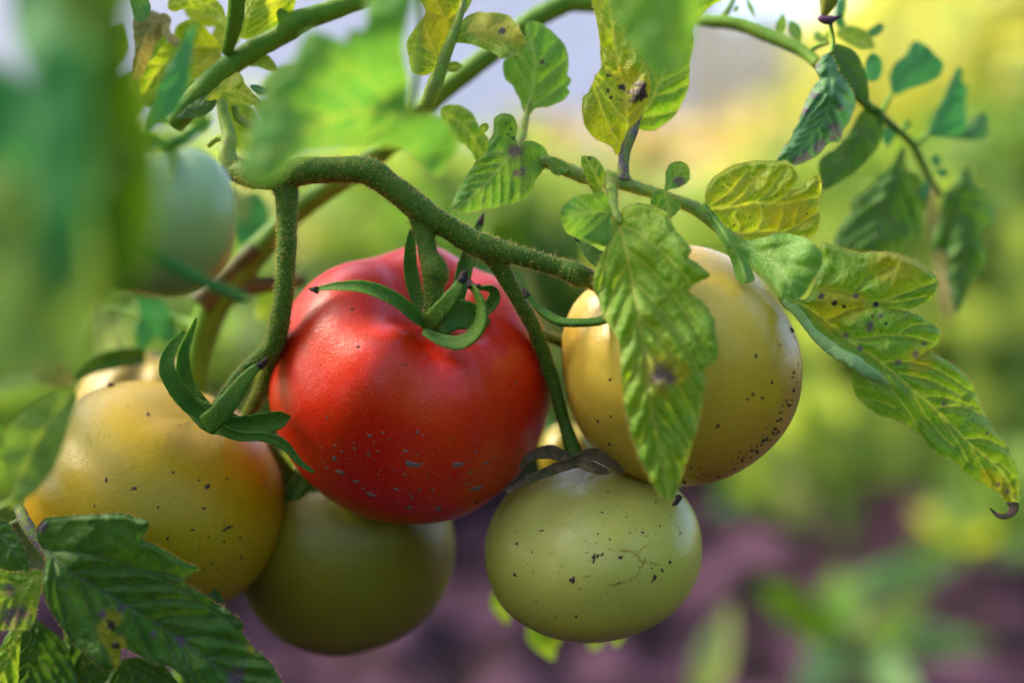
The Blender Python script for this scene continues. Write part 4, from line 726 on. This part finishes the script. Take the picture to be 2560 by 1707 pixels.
# lower left leaves
o, hg = stalk(PL, 'leaf_stalk', [cc(7, [(60, 640, .2, 9), (95, 690, 0, 12), (120, 750, -.4, 15), (170, 830, -.7, 15), (240, 925, -.9, 12), (330, 990, -1.0, 8)]), cc(7, [(120, 750, -.2, 10), (80, 765, 0, 8), (30, 790, .2, 8), (-40, 800, .2, 8)])], 'stem_purple', 500, seed=18, label='dark leaf stalk at the lower left')
zv = cc(7, [(200, 880, -1.2), (600, 720, -1.7), (740, 765, -1.9), (990, 990, -1.7), (1210, 1290, -1.6), (1420, 1580, -1.8), (850, 1310, -1.4), (500, 1100, -1.5), (220, 1060, -1.8), (540, 1500, -1.8), (900, 1530, -1.8)])
leaf(o, cc(7, [(190, 790), (230, 745), (330, 735), (470, 725), (600, 720), (680, 735), (742, 765), (735, 810), (715, 850), (800, 890), (900, 950), (992, 990), (960, 1020), (920, 1060), (960, 1090), (1050, 1150), (1150, 1210), (1217, 1280), (1210, 1310), (1260, 1380), (1330, 1440), (1390, 1520), (1440, 1620), (1480, 1700), (900, 1700), (930, 1560), (850, 1490), (750, 1460), (660, 1410), (605, 1390), (600, 1470), (560, 1502), (520, 1500), (480, 1470), (400, 1400), (350, 1340), (280, 1250), (230, 1150), (213, 1060), (230, 960), (205, 890), (188, 840)]),
     cc(7, [(200, 870), (330, 990), (520, 1110), (700, 1220), (850, 1310), (1000, 1420), (1200, 1560), (1380, 1690)]), zv, 'leaf_dark', g=4.5, n=8, ang=46, quilt=.13, hair=hg, vw=3,
     halos=[(278, 1545, 24), (268, 1590, 20), (285, 1625, 18), (292, 1655, 14), (262, 1570, 20), (300, 1605, 16), (635, 1620, 16)], spots=[(279, 1562, 16), (288, 1612, 9), (640, 1628, 6)], purple=[(303, 1518, 10), (255, 1535, 9), (385, 1585, 10), (450, 1600, 12), (590, 1690, 20), (105, 1318, 14)], label='dark lobed leaflet with a yellow-rimmed brown spot at the lower left')
leaf(o, cc(7, [(-60, 735), (0, 745), (50, 775), (95, 840), (130, 920), (147, 1010), (100, 1022), (-60, 1020)]), cc(7, [(-50, 780), (40, 860), (110, 1010)]), -1.2, 'leaf_dark', g=6, n=5, quilt=.14, hair=hg)
leaf(o, cc(7, [(-60, 1010), (100, 1015), (200, 1000), (217, 1060), (190, 1180), (155, 1290), (60, 1300), (-60, 1270)]), cc(7, [(180, 1030), (60, 1120), (-50, 1200)]), -1.6, 'leaf', g=6, n=4, purple=[(30, 1545, 26), (55, 1532, 20), (20, 1475, 16)], hair=hg)
leaf(o, cc(7, [(-60, 1620), (-20, 1450), (50, 1300), (150, 1240), (250, 1300), (340, 1400), (360, 1640)]), cc(7, [(160, 1250), (150, 1450), (120, 1620)]), -.4, 'leaf_dark', g=6, n=5, quilt=.16)
leaf(o, cc(7, [(-60, 1620), (-60, 1480), (0, 1400), (60, 1310), (110, 1260), (100, 1400), (70, 1640)]), cc(7, [(100, 1270), (40, 1450), (-20, 1600)]), -1.0, 'leaf', g=6, n=4, quilt=.1)
leaf(o, cc(7, [(540, 1640), (560, 1500), (640, 1440), (760, 1450), (840, 1500), (900, 1640)]), cc(7, [(640, 1450), (700, 1620)]), .4, 'leaf_dark', g=6, n=5, quilt=.16)
leaf(o, cc(7, [(300, 1640), (330, 1380), (420, 1400), (540, 1480), (600, 1640)]), cc(7, [(400, 1400), (470, 1620)]), .8, 'leaf_dark', g=6, n=4, quilt=.18)
leaf(o, cc(7, [(1015, 1130), (1050, 1120), (1075, 1092), (1110, 1130), (1118, 1172), (1060, 1165)]), cc(7, [(1110, 1165), (1060, 1115)]), .2, 'leaf_dark', g=5, n=3)
put_hairs(hg, o)
stalk(PL, 'leaf_stalk', [[(140, 1400, 3, 12), (170, 1500, 3.5, 12), (180, 1750, 4, 12)]], 'stem', seed=33)
# leaves close behind the fruit
o, _ = stalk(PL, 'leaf_stalk', [[(520, 820, 7, 12), (440, 800, 8, 10), (330, 780, 9, 9), (250, 760, 9.5, 8)]], 'stem')
for a, b, wd, z, mt in (((320, 960), (225, 730), 95, 9, 'leaf_pale'), ((440, 860), (330, 700), 70, 8, 'leaf_teal'), ((380, 780), (350, 880), 60, 9, 'leaf_teal'), ((420, 760), (400, 860), 40, 9, 'leaf_pale'), ((180, 960), (60, 880), 70, 9, 'leaf_withered'),
                        ((640, 480), (600, 620), 110, 11, 'leaf_teal'), ((575, 470), (620, 560), 60, 11, 'leaf_pale'), ((720, 720), (640, 800), 90, 10, 'leaf'), ((700, 860), (640, 960), 90, 12, 'leaf'),
                        ((1240, 1470), (1268, 1560), 50, 8, 'leaf'), ((1330, 1540), (1385, 1650), 70, 9, 'leaf'), ((1400, 1540), (1370, 1640), 44, 9, 'leaf_yellow'), ((1500, 1545), (1480, 1630), 60, 9, 'leaf'), ((1545, 1560), (1540, 1620), 40, 9, 'leaf'),
                        ((720, 1120), (690, 1230), 60, 5, 'leaf'), ((1340, 1060), (1400, 1090), 50, 9, 'leaf_teal'), ((1230, 560), (1330, 640), 90, 14, 'leaf_deep'), ((1180, 680), (1330, 800), 120, 16, 'leaf_teal')):
    autoleaf(o, a, b, wd, z, mat=mt, g=14, n=3)

# ------------------------------------------------------------ foreground plant at the left, far out of focus
fb = P(-300, 1900, -14)[0]; fb[2] = 0
FP = thing('tomato_plant', 'blurred tomato foliage close to the lens along the left edge', 'plant', fb)
o, _ = stalk(FP, 'main_stem', [[(-330, 2900, -14, 40), (-320, 1900, -14, 36), (-250, 1300, -14, 30), (-200, 800, -14, 26), (-150, 300, -13, 22), (0, -200, -12, 18), (200, -260, -9, 16)]], 'stem', step=30)
leaf(o, [(150, -80), (330, -80), (320, 80), (345, 200), (395, 330), (405, 480), (385, 600), (345, 700), (270, 780), (200, 760), (170, 600), (160, 300)], [(250, -60), (270, 300), (260, 740)], -16, 'leaf_deep', g=20, n=5, fold=.3)
leaf(o, [(60, -90), (330, -90), (300, 60), (230, 160), (120, 190), (40, 110)], [(300, -60), (80, 120)], -14.5, 'leaf_teal', g=20, n=5, fold=.3)
leaf(o, [(60, 100), (200, 80), (230, 300), (220, 560), (180, 760), (100, 700), (70, 420)], [(150, 100), (160, 700)], -17.5, 'leaf_teal', g=20, n=5, fold=.3)
leaf(o, [(-100, 480), (100, 420), (220, 520), (250, 700), (220, 860), (130, 940), (0, 960), (-100, 900)], [(0, 480), (110, 930)], -17.5, 'leaf_mid', g=24, n=5, fold=.4)
leaf(o, [(-120, 140), (70, 230), (100, 520), (60, 760), (-40, 820), (-120, 700)], [(-80, 280), (20, 780)], -15, 'leaf_teal', g=24, n=5, fold=.3)
o2, _ = stalk(FP, 'leaf_stalk', [[(100, -60, -10, 12), (330, -160, -8, 11), (700, -140, -7, 10), (1000, -100, -6.5, 10), (1050, 40, -6.4, 9), (1030, 285, -6, 8)], [(1000, -100, -6.5, 9), (1400, -140, -7, 9), (1640, -60, -7.5, 9)]], 'stem', step=15)
leaf(o2, [(600, 430), (625, 330), (655, 240), (730, 150), (765, 85), (800, 78), (865, 105), (870, 75), (912, 65), (925, -60), (1040, -60), (1012, 100), (1022, 200), (1028, 275), (1080, 285), (1125, 320), (1145, 360), (1120, 410), (1090, 440), (1040, 400), (985, 370), (900, 372), (760, 390), (690, 450), (640, 465)],
     [(1028, 285), (900, 280), (760, 330), (620, 440)], [(620, 440, -9.2), (1020, 280, -6.6), (760, 100, -8.6), (1000, 0, -9.0), (1100, 400, -6.2)], 'leaf_fore', g=9, n=5, fold=.2, quilt=.04)
leaf(o2, cc(2, [(400, 545), (450, 528), (510, 535), (560, 570), (600, 640), (640, 720), (625, 770), (580, 800), (540, 740), (480, 705), (430, 660)]), cc(2, [(420, 560), (540, 650), (610, 780)]), -2.2, 'leaf', g=7, n=3)
leaf(o2, [(1490, -80), (1515, 0), (1550, 75), (1600, 145), (1660, 185), (1705, 180), (1728, 120), (1745, 40), (1780, -80)], [(1640, -60), (1670, 60), (1690, 180)], -8.8, 'leaf_soft', g=12, n=4, fold=.3)
leaf(o2, [(488, 60), (478, 150), (468, 220), (440, 280), (400, 310), (370, 330), (392, 230), (440, 130)], [(485, 70), (440, 200), (380, 320)], -5, 'leaf_teal', g=9, n=4)
stalk(FP, 'leaf_stalk', [[(200, 560, -9, 12), (330, 600, -8, 12), (400, 645, -7.5, 14), (480, 690, -7.2, 15), (570, 730, -7, 14), (620, 745, -7, 8)], [(330, 380, -7, 9), (400, 362, -7, 10), (500, 325, -6.8, 9)]], 'leaf_teal', step=8)
o4, _ = stalk(FP, 'leaf_stalk', [[(-60, 1300, -5, 10), (-10, 1275, -4.8, 9), (25, 1255, -4.6, 8), (45, 1220, -4.5, 6)]], 'stem_pale')
leaf(o4, cc(7, [(372, 112), (345, 104), (270, 115), (180, 160), (100, 230), (20, 320), (25, 400), (8, 430), (50, 500), (62, 590), (35, 650), (50, 690), (90, 692), (120, 660), (200, 590), (280, 470), (330, 330), (365, 210), (378, 145)]), cc(7, [(50, 680), (120, 500), (220, 300), (370, 115)]), -5.2, 'leaf_mid', g=8, n=5, fold=-.1, quilt=.015, auto=False, serr=.8)
leaf(o4, cc(7, [(-80, 290), (0, 280), (20, 330), (15, 420), (-80, 430)]), cc(7, [(-60, 350), (10, 380)]), -4.4, 'leaf_soft', g=8, n=2)

# ------------------------------------------------------------ weeds on the soil, right
def weed(label, bx, by, z, blades, mats, grp='weeds growing on the bare soil'):
    b = P(bx, by, z)[0]; gz = groundh(np.array([b[0]]), np.array([b[1]]))[0]; b[2] = gz
    r_ = thing('weed', label, 'weed', b, grp)
    for k, (a, c_, wd, za, zb) in enumerate(blades):
        autoleaf(r_, a, c_, wd, [(a[0], a[1], za), ((a[0] + c_[0]) / 2, (a[1] + c_[1]) / 2, (za + zb) / 2 - 1), (c_[0], c_[1], zb)], mat=mats[k % len(mats)], g=20, n=3, name='leaf', fold=1.0)
    g = Geo(); top = P(bx, by, z)[0]; a = np.linspace(0, 6.283, 8, endpoint=False)
    for_ = [np.array([b[0], b[1], gz - .02]), (b + top) / 2, top]
    g.add(np.vstack([q + .004 * np.c_[np.cos(a), np.sin(a), a * 0] for q in for_]), [(i * 8 + j, i * 8 + (j + 1) % 8, (i + 1) * 8 + (j + 1) % 8, (i + 1) * 8 + j) for i in range(2) for j in range(8)])
    link('stem', g.verts(), g.f, M['stem'], r_)
weed('spreading green weed with strap-shaped leaves on the soil at the lower right', 2130, 1620, 88, [((2130, 1620), (1885, 1450), 100, 88, 82), ((2110, 1600), (2085, 1420), 110, 88, 80), ((2090, 1490), (2430, 1390), 95, 86, 84), ((2140, 1600), (2490, 1610), 100, 88, 84), ((2120, 1600), (1990, 1740), 110, 88, 70), ((2150, 1590), (2330, 1500), 60, 88, 84), ((2140, 1620), (2300, 1740), 90, 88, 74)], ['leaf_deep', 'leaf_weed', 'leaf_weed', 'leaf_weed', 'leaf_weed', 'leaf', 'leaf_weed'])
weed('yellow-green weed at the right edge behind the strap-leaved one', 2500, 1380, 125, [((2500, 1350), (2270, 1275), 80, 125, 120), ((2500, 1330), (2600, 1240), 90, 125, 122), ((2500, 1350), (2480, 1500), 100, 125, 112), ((2520, 1350), (2660, 1400), 90, 125, 120)], ['leaf_yellow', 'leaf', 'leaf_weed', 'leaf_weed'])
weed('pale bluish blade standing alone on the soil below the green tomato', 1750, 1760, 72, [((1740, 1770), (1830, 1500), 90, 72, 68), ((1745, 1760), (1790, 1640), 40, 72, 66)], ['leaf_pale', 'leaf_weed'])

# ------------------------------------------------------------ rows of plants behind
def bush(name, label, cat, x, y, rad, h, n, mat, lsz=(.03, .07), seed=0, grp=None, z0=.0, stems=5, dens=1.0):
    rg = np.random.default_rng(seed); r_ = thing(name, label, cat, (x, y, 0), grp)
    g = Geo()
    cl = rg.normal(0, .42, (max(8, n // 45), 3)); cl[:, 2] = rg.random(len(cl)) * 2 - 1
    k = rg.integers(0, len(cl), n); q = cl[k] + rg.normal(0, .16, (n, 3))
    C = np.c_[x + q[:, 0] * rad, y + q[:, 1] * rad, z0 + (q[:, 2] * .5 + .5) * (h - z0)]; C[:, 2] = np.maximum(C[:, 2], .02)
    L = rg.uniform(*lsz, n); d = rg.normal(0, 1, (n, 3)); d[:, 2] = d[:, 2] * .5 - .3; d /= np.linalg.norm(d, axis=1)[:, None]
    s = np.cross(d, rg.normal(0, 1, (n, 3))); s /= np.linalg.norm(s, axis=1)[:, None]; up = np.cross(d, s)
    a = L[:, None]; wv = .3
    pts = [C, C + d * a * .35 + s * a * wv, C + d * a * .35 - s * a * wv, C + d * a * .75 + s * a * wv * .7 - up * a * .08, C + d * a * .75 - s * a * wv * .7 - up * a * .08, C + d * a - up * a * .2, C + d * a * .4 + up * a * .08]
    V = np.stack(pts, 1).reshape(-1, 3); F = []
    for b in (np.arange(n) * 7).tolist(): F += [(b, b + 1, b + 6), (b, b + 6, b + 2), (b + 1, b + 3, b + 6), (b + 2, b + 6, b + 4), (b + 6, b + 3, b + 5), (b + 6, b + 5, b + 4)]
    link('foliage', V, F, M[mat], r_, kind='stuff', smooth=False)
    for j in range(stems):
        e = C[rg.integers(0, n)]; b0 = np.array([x + rg.normal(0, rad * .15), y + rg.normal(0, rad * .15), -.02]); mid_ = (b0 + e) / 2 + np.array([0, 0, h * .12])
        ln = catmull([b0, mid_, e], 5); T_, N_, B_ = frames(ln, (0, 1, .1)); aa = np.linspace(0, 6.283, 7, endpoint=False); rr = np.linspace(.007, .002, len(ln)) * (1 + h)
        vv = np.vstack([ln[i] + rr[i] * (np.cos(aa)[:, None] * N_[i] + np.sin(aa)[:, None] * B_[i]) for i in range(len(ln))])
        link('stem', vv, [(i * 7 + m_, i * 7 + (m_ + 1) % 7, (i + 1) * 7 + (m_ + 1) % 7, (i + 1) * 7 + m_) for i in range(len(ln) - 1) for m_ in range(7)], M['stem'], r_)
    return r_
M['far_green'] = leafmat('far_leaf_green', green=(.20, .34, .08), yel=(.36, .42, .10), yamt=.8, trans=.5, pamt=0, specks=0)
M['far_yellow'] = leafmat('far_leaf_yellow', green=(.30, .36, .08), yel=(.58, .56, .22), yamt=.9, trans=.5, pamt=0, specks=0)  # sunlight on far foliage put into the leaf colour as yellow
M['far_deep'] = leafmat('far_leaf_deep', green=(.08, .19, .03), yel=(.15, .25, .03), yamt=.6, trans=.4, pamt=0, specks=0)
M['far_straw'] = leafmat('far_leaf_straw', green=(.42, .36, .2), yel=(.55, .44, .25), yamt=.8, trans=.4, pamt=0, specks=0)
M['far_pale'] = leafmat('far_leaf_pale', green=(.28, .34, .16), yel=(.45, .40, .22), yamt=.8, trans=.4, pamt=0, specks=0)
def at(px, dist):      # ground position under a pixel column
    q = P(px, 853, (dist - D) * 100)[0]; return q[0], q[1]
# outside the picture: vine leaves added as sun shade, plants added to darken reflections
o, _ = stalk(PL, 'leaf_stalk', [[(500, -100, 2, 16), (620, -350, 0, 18), (800, -620, -2, 16), (1100, -820, -4, 12), (1500, -900, -5, 9)], [(900, -80, 1.5, 16), (1100, -330, 3, 16), (1350, -560, 4, 14), (1700, -700, 4, 10), (2200, -760, 3, 8)], [(200, -300, 3, 12), (620, -350, 0, 14)]], 'stem', step=20)
rg_ = np.random.default_rng(5)
for k in range(8):  # unseen overhead leaves, added for dappled shade
    x0, y0, z0_ = rg_.uniform(-200, 1500), rg_.uniform(-1000, -330), rg_.uniform(-7, 9)
    a_ = rg_.uniform(.3, 2.6); L_ = rg_.uniform(220, 420)
    x1, y1 = x0 + math.cos(a_) * L_, min(y0 + math.sin(a_) * L_, -140)
    autoleaf(o, (x0, y0), (x1, y1), rg_.uniform(110, 190), [(x0, y0, z0_), (x1, y1, z0_ + rg_.uniform(-4, 4)), ((x0 + x1) / 2 + 80, (y0 + y1) / 2, z0_ + rg_.uniform(-2, 2))], mat=('leaf', 'leaf_soft', 'leaf_dark')[k % 3], g=22, n=4, fold=.5)
for (x0, y0, x1, y1, wd, zc_, tl) in [(-430, 420, -60, 560, 240, 3, 4.5), (-480, 640, -110, 800, 240, 1, 4.5), (-430, 860, -90, 1010, 240, 3, 4.5), (-500, 150, -120, 260, 260, 0, 4.5), (-420, -260, -20, -150, 240, 3, 5), (-250, -480, 160, -330, 260, 1, 5), (60, -300, 430, -170, 220, 4, 4.5), (250, -620, 640, -480, 260, 1, 5), (-620, -120, -230, 30, 260, 2, 5)]:
    x0, x1 = x0 - 70, x1 - 70; xm, ym = (x0 + x1) / 2, (y0 + y1) / 2  # unseen leaves, added and tilted to keep sun off the fruit
    autoleaf(o, (x0, y0), (x1, y1), wd, [(x0, y0, zc_), (x1, y1, zc_), (xm, ym - 130, zc_ + tl), (xm, ym + 130, zc_ - tl)], mat='leaf', g=22, n=4, fold=.3)
for k, (x, y, r_, h_) in enumerate([(-1.0, .05, .42, 1.0), (-.8, -.85, .42, .95), (.8, -.85, .42, .9), (0, -1.3, .5, .72), (-1.05, .95, .4, 1.0), (1.0, .05, .38, .9)]):  # unseen plants added round the camera to darken what the fruit reflects
    bush('tomato_plant', ['tall tomato plant beside the camera, left of the picture', 'tomato plant behind the camera on the left', 'tomato plant behind the camera on the right', 'low tomato plant straight behind the camera', 'tomato plant in the row left of the picture', 'tomato plant to the right of the camera'][k], 'plant', x, y, r_, h_, 2600, 'leaf', (.05, .10), seed=60 + k, grp='tomato plants of the same row outside the picture')
hx0, hx1 = at(-1500, 9.0)[0], at(1790, 9.0)[0]
H = thing('house', 'pale plastered house front standing far behind the garden, out of focus', 'house', ((hx0 + hx1) / 2, 9.0, 0))
def boxg(g, x0, x1, y0, y1, z0, z1):
    g.add([(x, y, z) for z in (z0, z1) for y in (y0, y1) for x in (x0, x1)], [(0, 2, 3, 1), (4, 5, 7, 6), (0, 1, 5, 4), (2, 6, 7, 3), (0, 4, 6, 2), (1, 3, 7, 5)])
M['plaster'] = flatmat('pale_plaster', (.70, .68, .76), .9, (.60, .59, .66), 3)
M['plinth'] = flatmat('beige_plinth', (.50, .42, .30), .9, (.42, .34, .25), 4)
M['timber'] = flatmat('straw_timber', (.52, .43, .29), .9, (.40, .32, .20), 5)
M['tiles'] = flatmat('roof_tiles', (.30, .12, .08), .9, (.2, .08, .06), 8)
for nm, b, mt in (('wall', (hx0, hx1, 9.0, 14.0, .45, 5.0), 'plaster'), ('plinth', (hx0 - .03, hx1 + .03, 8.96, 14.03, -.3, .45), 'plinth'), ('roof', (hx0 - .4, hx1 + .4, 8.5, 14.5, 5.0, 5.25), 'tiles')):
    g = Geo(); boxg(g, *b); link(nm, g.verts(), g.f, M[mt], H, smooth=False)
FN = thing('fence', 'straw-coloured board fence out of focus between the house and the yellow bush', 'fence', (at(1980, 7.5)[0], 7.5, 0))
fx0, fx1 = at(1700, 7.5)[0], at(2330, 7.5)[0]; nb_ = 12
for k in range(nb_):
    xa = fx0 + (fx1 - fx0) * k / nb_; g = Geo(); boxg(g, xa, xa + (fx1 - fx0) / nb_ - .012, 7.5 + .01 * (k % 2), 7.53 + .01 * (k % 2), -.1, 1.35 + .03 * math.sin(k * 2.1))
    link('board', g.verts(), g.f, M['timber'], FN, smooth=False)
g = Geo(); boxg(g, fx0, fx1, 7.545, 7.60, .3, .4); link('rail', g.verts(), g.f, M['timber'], FN, smooth=False)
g = Geo(); boxg(g, fx0, fx1, 7.545, 7.60, .95, 1.05); link('rail', g.verts(), g.f, M['timber'], FN, smooth=False)
BG = [
    ('bush', 'straw-coloured dry bush behind the folded leaves at the top', 1800, 4.4, .5, .60, 1500, 'far_straw', .08),
    ('bush', 'green bush in a blur behind the golden tomato', 1750, 2.3, .26, .40, 1500, 'far_green', .04),
    ('bush', 'broad light green bush at the right behind the long leaf', 2150, 2.2, .34, .44, 2200, 'far_green', .04),
    ('bush', 'deep green bush by the right edge', 2560, 2.1, .3, .50, 1600, 'far_deep', .04),
    ('bush', 'tall yellow-leaved bush glowing in the sun at the upper right', 2500, 3.6, .5, 1.0, 2600, 'far_yellow', .1),
    ('bush', 'yellow-green bush behind the drooping leaf sprig', 2420, 4.6, .5, .62, 1800, 'far_pale', .1),
    ('bush', 'green bush in a blur above the red tomato', 1000, 2.4, .36, .46, 2200, 'far_green', .04),
    ('bush', 'bluish green bush behind the middle of the truss', 1330, 2.6, .26, .40, 1500, 'leaf_teal', .04),
    ('bush', 'pale dry bush between the trusses at the left', 620, 2.0, .3, .40, 1300, 'far_pale', .04),
    ('bush', 'dark bush low at the left behind the yellow tomatoes', 200, 1.9, .4, .5, 1800, 'far_deep', .04),
    ('bush', 'pale bush far off in the open field', 1500, 7.0, .9, .5, 1600, 'far_pale', .1),
    ('bush', 'green bush far off at the left of the field', 700, 6.5, 1.1, .62, 1800, 'far_green', .1),
]
for k, (nm, lb, px_c, dist, rad, h, n, mt, ls) in enumerate(BG):
    x, y = at(px_c, dist); bush(nm, lb, 'bush', x, y, rad, h, n, mt, (ls, ls * 2.1), seed=20 + k, grp='bushes in the background')

# nearer leaves of neighbouring plants, blurred
def lowplant(label, bx, by, z, lv, grp='low leafy plants behind the tomatoes'):
    b = P(bx, by, z)[0]; b[2] = groundh(np.array([b[0]]), np.array([b[1]]))[0]
    r_ = thing('leafy_plant', label, 'plant', b, grp)
    top = P(bx, by - 60, z)[0]; a = np.linspace(0, 6.283, 8, endpoint=False)
    for (x0, y0, x1, y1, wd, mt) in lv:
        autoleaf(r_, (x0, y0), (x1, y1), wd, [(x0, y0, z), (x1, y1, z - 3)], mat=mt, g=22, n=4, name='leaf', fold=1.2)
        e = P(x0, y0, z)[0]; ln = catmull([b - [0, 0, .02], (b + e) / 2 + [0, 0, .01], e], 4); T_, N_, B_ = frames(ln, (0, 1, .1))
        vv = np.vstack([ln[i] + .003 * (np.cos(a)[:, None] * N_[i] + np.sin(a)[:, None] * B_[i]) for i in range(len(ln))])
        link('stem', vv, [(i * 8 + j, i * 8 + (j + 1) % 8, (i + 1) * 8 + (j + 1) % 8, (i + 1) * 8 + j) for i in range(len(ln) - 1) for j in range(8)], M['stem'], r_)
lowplant('leafy plant with a pale bluish upright leaf behind the golden tomato', 2000, 1230, 150, [(2010, 1340, 1960, 1110, 130, 'leaf_pale'), (1900, 1300, 1830, 1150, 120, 'leaf_mid'), (2090, 1300, 2120, 1060, 40, 'far_pale'), (2040, 1200, 2200, 1030, 110, 'leaf_mid'), (1980, 1180, 1900, 1000, 120, 'leaf_mid'), (1880, 1290, 1780, 1240, 80, 'leaf_teal')])
lowplant('bright green leafy plant at the right below the drooping leaf sprig', 2350, 1150, 165, [(2330, 1130, 2180, 960, 130, 'leaf_mid'), (2350, 1120, 2400, 900, 140, 'leaf_soft'), (2380, 1140, 2540, 1040, 120, 'leaf_mid'), (2300, 1150, 2190, 1110, 90, 'leaf_mid'), (2450, 1000, 2560, 860, 120, 'leaf_mid')])
lowplant('bright green leafy plant blurred above the red tomato', 1020, 700, 150, [(1020, 640, 900, 520, 130, 'leaf_mid'), (1010, 620, 1010, 430, 130, 'leaf_soft'), (1060, 640, 1180, 500, 120, 'leaf_soft'), (860, 660, 800, 520, 110, 'leaf_mid'), (1120, 600, 1260, 560, 90, 'leaf_mid')])
lowplant('yellow-green leafy plant behind the drooping leaf sprig', 2330, 620, 190, [(2330, 640, 2200, 480, 130, 'leaf_yellow'), (2350, 600, 2420, 400, 130, 'leaf_mid'), (2400, 640, 2560, 560, 120, 'leaf_mid'), (2280, 700, 2140, 660, 110, 'leaf_mid'), (2420, 760, 2540, 700, 120, 'leaf_mid')])
lowplant('light green leafy plant between the golden tomato and the long right-hand leaf', 2120, 1200, 140, [(2120, 1180, 2010, 900, 170, 'far_green'), (2130, 1150, 2260, 930, 170, 'far_green'), (2050, 1100, 1900, 960, 140, 'far_green'), (2180, 1190, 2360, 1080, 120, 'far_green'), (2060, 900, 1990, 700, 140, 'far_green'), (2200, 900, 2320, 760, 130, 'far_green')])
lowplant('light green leafy plant low at the far right, behind the leaf tip', 2480, 1180, 150, [(2480, 1160, 2400, 900, 150, 'far_green'), (2490, 1150, 2600, 930, 150, 'far_green'), (2450, 900, 2380, 700, 140, 'far_green'), (2500, 860, 2600, 640, 140, 'far_green')])
